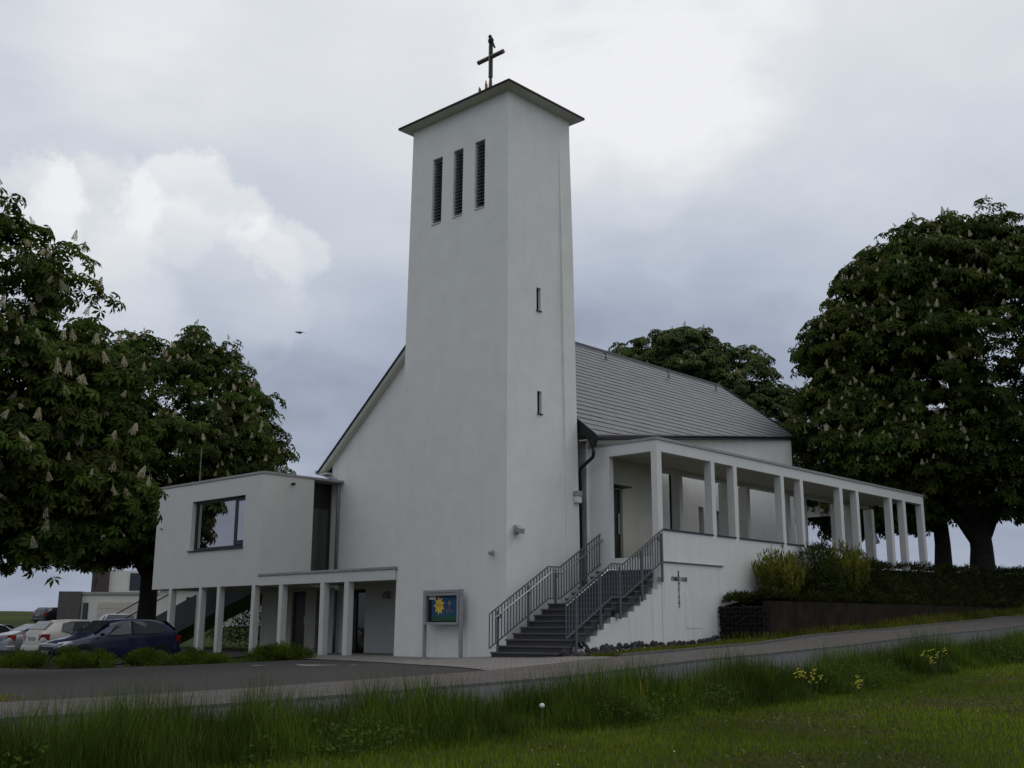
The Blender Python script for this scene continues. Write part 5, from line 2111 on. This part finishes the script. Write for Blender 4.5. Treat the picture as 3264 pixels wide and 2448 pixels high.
# dandelion clock and yellow flower clumps
du, dv = -12.85, -13.15
dz = zg(du, dv)
dan = thing('dandelion', (du, dv, dz), 'single white dandelion clock standing in the foreground grass', 'flower')
mb = MB((du, dv, dz))
mb.tube([(du, dv, dz - .02), (du + .01, dv, dz + .2), (du + .006, dv, dz + .345)], .0035, 5)
mb.build('stem', STEM, dan)
mb = MB((du, dv, dz))
mb.ball((du + .006, dv, dz + .37), .026, .026, .024, 12, 8)
mb.build('seed_head', DANDE, dan, smooth=True)
for (u, v, s, lab) in ((-12.35, -6.9, 1.0, 'larger clump of yellow flowers in the tall roadside grass'), (-12.2, -2.2, .9, 'clump of yellow flowers farther right in the tall roadside grass'), (-12.75, -6.2, .45, 'tiny clump of yellow flowers low in the grass')):
    z = zg(u, v)
    p = W(u, v, z)
    fl = thing('yellow_flowers', tuple(p), lab, 'flowers', 'yellow flower clumps in the roadside grass', 0, True)
    r_ = np.random.default_rng(int(abs(u * 100)))
    mb = MB(tuple(p), 'w')
    hd = []
    for k in range(int(7 * s) + 1):
        e = Vector((p.x + r_.normal(0, .09) * s, p.y + r_.normal(0, .09) * s, z + r_.uniform(.30, .52) * (s if s > .6 else .6)))
        mb.tube([(p.x + r_.normal(0, .04), p.y + r_.normal(0, .04), z), tuple(e)], .004, 4)
        hd.append(e)
    mb.build('stems', STEM, fl)
    mb = MB(tuple(p), 'w')
    for e in hd:
        for q in range(5):
            c = e + Vector((r_.normal(0, .022), r_.normal(0, .022), r_.uniform(-.08, .02)))
            a = .012
            mb.poly([tuple(c + Vector((-a, 0, -a))), tuple(c + Vector((a, -a, 0))), tuple(c + Vector((a, a, a))), tuple(c + Vector((-a, a, 0)))])
    mb.build('petals', RAPE, fl, normals=False)


# ------------------------------------------------------------------ cars
def make_car(name, origin, heading, paint, label, style='hatch', L=4.2, group='cars parked beside the annex', plate_rear=True):
    """origin: world point on the ground under the middle; heading: world angle of the nose"""
    t = bpy.data.objects.new(name, None)
    COL.objects.link(t)
    t.location = origin
    t.rotation_euler = (0, 0, heading)
    tag(t, label, 'car', group)
    # stations: x from nose (+) to tail (-), z bottom, z shoulder, z top, half widths at bottom, shoulder, top
    if style == 'hatch':
        S = [(2.10, .34, .58, .62, .52, .58, .45), (2.02, .24, .66, .70, .70, .74, .55), (1.70, .20, .74, .80, .82, .83, .62), (1.15, .18, .86, .92, .86, .865, .66), (.92, .18, .90, 1.0, .86, .87, .66),
             (.25, .18, .93, 1.40, .87, .87, .60), (-.25, .18, .95, 1.47, .87, .87, .60), (-1.0, .18, .97, 1.465, .86, .87, .60), (-1.60, .20, .99, 1.41, .85, .86, .58), (-1.93, .25, 1.0, 1.17, .82, .83, .58), (-2.06, .32, .92, .97, .78, .80, .58), (-2.10, .40, .70, .74, .70, .74, .52)]
        gs, ge = 4, 8
    else:
        S = [(2.25, .34, .56, .60, .50, .56, .42), (2.12, .24, .64, .68, .70, .74, .55), (1.75, .20, .74, .79, .82, .83, .62), (1.15, .18, .84, .90, .86, .865, .66), (.85, .18, .88, .98, .86, .87, .66),
             (.10, .18, .91, 1.36, .87, .87, .58), (-.40, .18, .93, 1.42, .87, .87, .58), (-1.0, .18, .95, 1.36, .86, .87, .56), (-1.65, .20, .97, 1.06, .85, .86, .58), (-2.0, .25, .98, 1.02, .82, .83, .58), (-2.2, .32, .92, .96, .78, .80, .56), (-2.27, .40, .68, .72, .70, .74, .52)]
        gs, ge = 4, 7
    mb = MB((0, 0, 0), 'w')
    rings = []
    for (x, zb, zs, zt, wb, ws, wt) in S:
        half = [(wb * .93, zb), (wb, zb + .12), (max(wb, ws), (zb + zs) / 2), (ws, zs), (ws + (wt - ws) * .55, zs + (zt - zs) * .55), (wt, zt - .025 if zt - zs > .2 else zt - .01), (wt * .6, zt + .01)]
        ring = [(x, -y, z) for (y, z) in half] + [(x, y, z) for (y, z) in half[::-1]]
        rings.append([mb.pt(p) for p in ring])
    for A, B in zip(rings, rings[1:]):
        for k in range(len(A)):
            mb.face([A[k], A[(k + 1) % len(A)], B[(k + 1) % len(A)], B[k]])
    mb.face(rings[0])
    mb.face(rings[-1][::-1])
    body = mb.build('body', paint, t, smooth=True)
    md = body.modifiers.new('round', 'SUBSURF')
    md.levels = md.render_levels = 1

    def side(i, f, zf, sgn, out=.012):
        """point on the flank between station i and i+1; zf 0 at shoulder, 1 at roof"""
        a, b = S[i], S[i + 1]
        q = [x0 + (x1 - x0) * f for x0, x1 in zip(a, b)]
        y = q[5] + (q[6] - q[5]) * zf
        return (q[0], sgn * (y + out), q[2] + (q[3] - q[2]) * zf)

    def panel(pts, nm, m, th=(0, 0, 0), parent=t):
        mb = MB((0, 0, 0), 'w')
        mb.poly(pts)
        ob = mb.build(nm, m, parent, normals=False)
        sd = ob.modifiers.new('thick', 'SOLIDIFY')
        sd.thickness = .012
        sd.offset = 0
        return ob
    mid = gs + 1 + (ge - gs) // 2 - (0 if style == 'hatch' else 0)
    for sg in (-1, 1):
        # front and rear side glass
        up, lo = .86, .07
        f = [side(gs, .55, lo, sg), side(gs + 1, .25, up, sg), side(gs + 1, 1.0, up + .02, sg), side(gs + 1, 1.0, lo, sg)]
        panel(f, 'side_window', GLASS_C)
        r = [side(gs + 2, .09, lo, sg), side(gs + 2, .09, up + .02, sg), side(gs + 2, .98, up, sg), side(gs + 3, .55, up - .1, sg), side(gs + 3, .72, lo + .12, sg), side(gs + 3, .35, lo, sg)]
        panel(r, 'side_window', GLASS_C)
        # headlamp, tail lamp
        hl = [(S[1][0] - .01, sg * .36, .60), (S[1][0] - .02, sg * .70, .58), (S[2][0] - .10, sg * .845, .70), (S[2][0] - .05, sg * .80, .77), (S[1][0] - .10, sg * .50, .715)]
        hl = [(p[0] + .03, p[1] * 1.012, p[2] + .01) for p in hl]
        panel(hl, 'headlight', CLEARL)
        xe = S[-2][0]
        tl = [(xe - .035, sg * .52, .93), (xe - .03, sg * .80, .95), (xe + .22, sg * .865, .95), (xe + .20, sg * .868, .74), (xe - .03, sg * .815, .70), (xe - .05, sg * .55, .74)]
        panel(tl, 'tail_light', REDL)
        # mirror
        mb = MB((0, 0, 0), 'w')
        mx = S[gs][0] - .12
        mb.ball((mx, sg * 1.0, 1.0), .07, .11, .08, 8, 6)
        mb.build('mirror', paint, t, smooth=True)
        mb = MB((0, 0, 0), 'w')
        for hx in (-.28, -1.05):
            mb.box(hx - .09, hx + .09, sg * .885 - .015, sg * .885 + .015, .83, .86)
        mb.build('door_handle', paint, t)
        for wx in (S[0][0] - .83, S[0][0] - .83 - 2.58):
            mb = MB((0, 0, 0), 'w')
            y0, y1 = sorted((sg * .885, sg * .70))
            n_ = 20
            mb.prism([(wx + .315 * math.cos(2 * math.pi * k / n_), .315 + .315 * math.sin(2 * math.pi * k / n_)) for k in range(n_)], 1, y0, y1)
            wh = mb.build('wheel', TYRE, t)
            mb = MB((0, 0, 0), 'w')
            y0, y1 = sorted((sg * .893, sg * .886))
            mb.prism([(wx + .19 * math.cos(2 * math.pi * k / n_), .315 + .19 * math.sin(2 * math.pi * k / n_)) for k in range(n_)], 1, y0, y1)
            mb.build('rim', RIM, wh)
            mb = MB((0, 0, 0), 'w')
            y0, y1 = sorted((sg * .884, sg * .872))
            ring = [(wx + .385 * math.cos(math.pi * k / 12), .315 + .385 * math.sin(math.pi * k / 12)) for k in range(13)]
            mb.prism(ring + [(wx - .385, .2), (wx + .385, .2)], 1, y0, y1)
            mb.build('wheel_arch', PLAST, t)
    # windscreen and rear window
    a, b = S[gs], S[gs + 1]
    ws = [(a[0] - .03, -.74, a[3] + .0), (a[0] - .03, .74, a[3] + .0), (b[0] + .06, .56, b[3] - .02), (b[0] + .06, -.56, b[3] - .02)]
    panel([(p[0] + .02, p[1], p[2] + .03) for p in ws], 'windscreen', GLASS_C)
    if style == 'hatch':
        a, b = S[8], S[9]
        rw_ = [(a[0] - .03, -.54, a[3] - .03), (a[0] - .03, .54, a[3] - .03), (b[0] - .01, .66, b[3] - .07), (b[0] - .01, -.66, b[3] - .07)]
    else:
        a, b = S[7], S[8]
        rw_ = [(a[0] - .04, -.52, a[3] - .03), (a[0] - .04, .52, a[3] - .03), (b[0] + .06, .62, b[3] + .02), (b[0] + .06, -.62, b[3] + .02)]
    panel([(p[0] - .03, p[1], p[2] + .025) for p in rw_], 'rear_window', GLASS_C)
    for x, nm in ((S[0][0] + .0, 'front'), (S[-1][0] - .0, 'rear')):
        mb = MB((0, 0, 0), 'w')
        s_ = 1 if x > 0 else -1
        x0, x1 = sorted((x + s_ * .02, x + s_ * .035))
        zc = .42 if x > 0 else .80
        mb.box(x0, x1, -.26, .26, zc - .055, zc + .055)
        mb.build('licence_plate', PLATE, t)
    mb = MB((0, 0, 0), 'w')
    x = S[0][0]
    mb.box(x - .02, x + .012, -.42, .42, .52, .60)
    mb.box(x - .02, x + .008, -.50, .50, .26, .36)
    mb.build('grille', PLAST, t)
    mb = MB((0, 0, 0), 'w')
    x = S[-1][0]
    mb.hexa([(x - .03, -.80, .36), (x + .30, -.885, .36), (x + .30, .885, .36), (x - .03, .80, .36), (x - .03, -.80, .56), (x + .30, -.885, .58), (x + .30, .885, .58), (x - .03, .80, .56)])
    mb.build('rear_bumper', paint, t, bevel=.05)
    return t


HEAD_OUT = math.atan2(-CU, -SU)      # nose towards the road (-v)
HEAD_IN = math.atan2(CU, SU)         # nose towards the church (+v)


def car_at(u, v):
    p = W(u, v)
    return (p.x, p.y, zw(p.x, p.y) + .03)


make_car('blue_car', car_at(14.1, -3.65), HEAD_OUT, C_BLUE, 'dark blue hatchback parked nose out in front of the annex posts')
make_car('white_car', car_at(19.5, -1.7), HEAD_IN, C_WHITE, 'white hatchback parked tail out between the blue and silver cars')
make_car('silver_car', car_at(22.6, -1.4), HEAD_IN, C_SILV, 'silver saloon parked tail out left of the white hatchback', 'saloon')
make_car('grey_car', car_at(31.5, 5.6), HEAD_IN + 1.2, C_DARK, 'dark car far behind the blue hatchback, only its roof showing')
make_car('pale_car', car_at(25.6, -2.6), HEAD_IN, C_WHITE, 'pale car cut off by the left edge beside the silver saloon')
pz = zw(-30.5, 78)
make_car('parked_car', (-37.0, 92.2, zw(-37.0, 92.2)), math.radians(60), C_DARK, 'distant black car by the dark house side', group='cars parked by the far house')

# leaning pale post
px_, py_ = -21.5, 47.0
pz_ = zw(px_, py_)
pst = thing('marker_post', (px_, py_, pz_), 'leaning pale wooden post at the left behind the silver car', 'post', None, 0, True)
mb = MB((px_, py_, pz_), 'w')
mb.tube([(px_ + .35, py_, pz_ - .2), (px_ - .35, py_, pz_ + 1.2)], .05, 8)
mb.build('pole', WOODP, pst)
mb = MB((px_, py_, pz_), 'w')
mb.tube([(px_ - .35, py_, pz_ + 1.2), (px_ - .372, py_, pz_ + 1.25)], .055, 8)
mb.build('cap', WHITE, pst)

# ------------------------------------------------------------------ far house
hx, hy = -32.3, 90.0
hz = zw(hx, hy) - .3
house = thing('modern_house', (hx, hy, hz), 'white flat roofed modern house with garage and dark side block', 'house', None, 0, True)
hb = (hx, hy, hz)


def hbox(nm, m, x0, x1, y0, y1, z0, z1, parent=None):
    mb = MB(hb, 'w')
    mb.box(x0, x1, y0, y1, z0, z1)
    return mb.build(nm, m, parent or house)


hbox('garage_block', HOUSE_W, -34.45, -27, 90, 97, hz - .5, 3.55)
hbox('roof_edge', CAPMET, -34.6, -26.9, 89.85, 97.1, 3.552, 3.75)
hbox('side_block', HOUSE_D, -36.2, -34.452, 89.6, 96, hz - .5, 3.78)
ub = hbox('upper_block', HOUSE_W, -33.1, -27, 92, 97, 3.752, 5.55)
hbox('timber_block', HOUSE_T, -34.4, -33.102, 91.6, 96, 3.752, 5.65)
gd = hbox('garage_door', GARAGE, -33.1, -29.9, 89.93, 89.985, hz - .1, 2.95)
for k in range(1, 5):
    hbox('door_panel', GARAGE, -33.08, -29.92, 89.905, 89.928, hz + (2.95 - hz) * (k - 1) / 4 + .03, hz + (2.95 - hz) * k / 4 - .03, gd)
w_ = hbox('window', FRAME, -31.4, -30.45, 91.93, 91.985, 3.95, 5.35)
hbox('pane', GLASS, -31.33, -30.52, 91.90, 91.928, 4.02, 5.28, w_)
w_ = hbox('window', FRAME, -34.3, -33.9, 89.93, 89.985, hz + .2, 2.9)
hbox('pane', GLASS, -34.25, -33.95, 89.90, 89.928, hz + .3, 2.85, w_)
w_ = hbox('window', FRAME, -34.15, -34.0, 91.54, 91.59, 4.3, 5.0)
# pale house glimpsed under the annex
hx2, hy2 = -20.0, 78.0
hz2 = zw(hx2, hy2)
h2 = thing('pale_house', (hx2, hy2, hz2), 'pale house glimpsed between the posts under the annex', 'house', None, 0, True)
hb = (hx2, hy2, hz2)
mb = MB(hb, 'w')
mb.box(-24.5, -14.5, 78, 86, hz2 - .5, hz2 + 2.6)
mb.build('wall', HOUSE_W, h2)
mb = MB(hb, 'w')
mb.prism([(-25, hz2 + 2.602), (-14, hz2 + 2.602), (-14, hz2 + 2.75), (-25, hz2 + 2.75)], 1, 77.6, 86.4)
mb.build('roof', SLATE, h2)
for x in (-22.6, -20.2, -17.0):
    mb = MB(hb, 'w')
    mb.box(x, x + .9, 77.94, 77.985, hz2 + .6, hz2 + 2.0)
    w_ = mb.build('window', FRAME, h2)
    mb = MB(hb, 'w')
    mb.box(x + .06, x + .84, 77.92, 77.938, hz2 + .66, hz2 + 1.94)
    mb.build('pane', GLASS, w_)


# ------------------------------------------------------------------ birds
def flying_bird(c, s):
    t = thing('flying_bird', tuple(c), 'small dark bird in flight left of the tower', 'bird', None, 0, True)
    mb = MB(tuple(c), 'w')
    x, y, z = c
    V = []
    mb.ball((x, y, z), .105 * s, .045 * s, .042 * s, 10, 6)
    mb.ball((x - .12 * s, y, z + .015 * s), .035 * s, .03 * s, .03 * s, 8, 5)
    mb.poly([(x + .08 * s, y - .03 * s, z), (x + .2 * s, y - .04 * s, z - .02 * s), (x + .2 * s, y + .04 * s, z - .02 * s), (x + .08 * s, y + .03 * s, z)])
    mb.poly([(x - .15 * s, y - .008 * s, z + .02 * s), (x - .19 * s, y, z + .012 * s), (x - .15 * s, y + .008 * s, z + .005 * s)])
    for sg in (-1, 1):
        mb.hexa([(x - .06 * s, y + sg * .03 * s, z + .012 * s), (x + .06 * s, y + sg * .03 * s, z + .012 * s), (x + .07 * s, y + sg * .14 * s, z - .08 * s * (1 if sg < 0 else -.3)), (x - .02 * s, y + sg * .14 * s, z - .08 * s * (1 if sg < 0 else -.3)),
                 (x - .06 * s, y + sg * .03 * s, z + .026 * s), (x + .06 * s, y + sg * .03 * s, z + .026 * s), (x + .07 * s, y + sg * .14 * s, z + .012 * s - .08 * s * (1 if sg < 0 else -.3)), (x - .02 * s, y + sg * .14 * s, z + .012 * s - .08 * s * (1 if sg < 0 else -.3))])
        mb.poly([(x - .02 * s, y + sg * .14 * s, z - .08 * s * (1 if sg < 0 else -.3)), (x + .07 * s, y + sg * .14 * s, z - .08 * s * (1 if sg < 0 else -.3)), (x + .11 * s, y + sg * .27 * s, z - .14 * s * (1 if sg < 0 else -.4))])
    mb.build('body', BIRDM, t)


flying_bird((-9.0, 45.0, 13.08), 1.15)
pcx = W(CUc, CVc, 19.22)
pb_ = thing('perched_bird', (CUc, CVc, 19.14), 'dark bird perched on top of the tower cross', 'bird')
mb = MB((0, 0, 0))
rbz = 0
mb.ball((.0, 0, .15), .10, .09, .13, 10, 7)
mb.ball((.015, -.02, .30), .06, .06, .055, 8, 6)
mb.tube([(.05, -.02, .30), (.11, -.05, .285)], .018, 5, .004)
mb.hexa([(-.05, -.04, .12), (-.05, .04, .12), (-.16, .035, -.17), (-.16, -.035, -.17), (-.08, -.04, .12), (-.08, .04, .12), (-.185, .035, -.16), (-.185, -.035, -.16)])
for y in (-.035, .035):
    mb.tube([(0, y, .05), (0, y, -.0)], .01, 5)
mb.build('body', BIRDM, pb_, smooth=True)
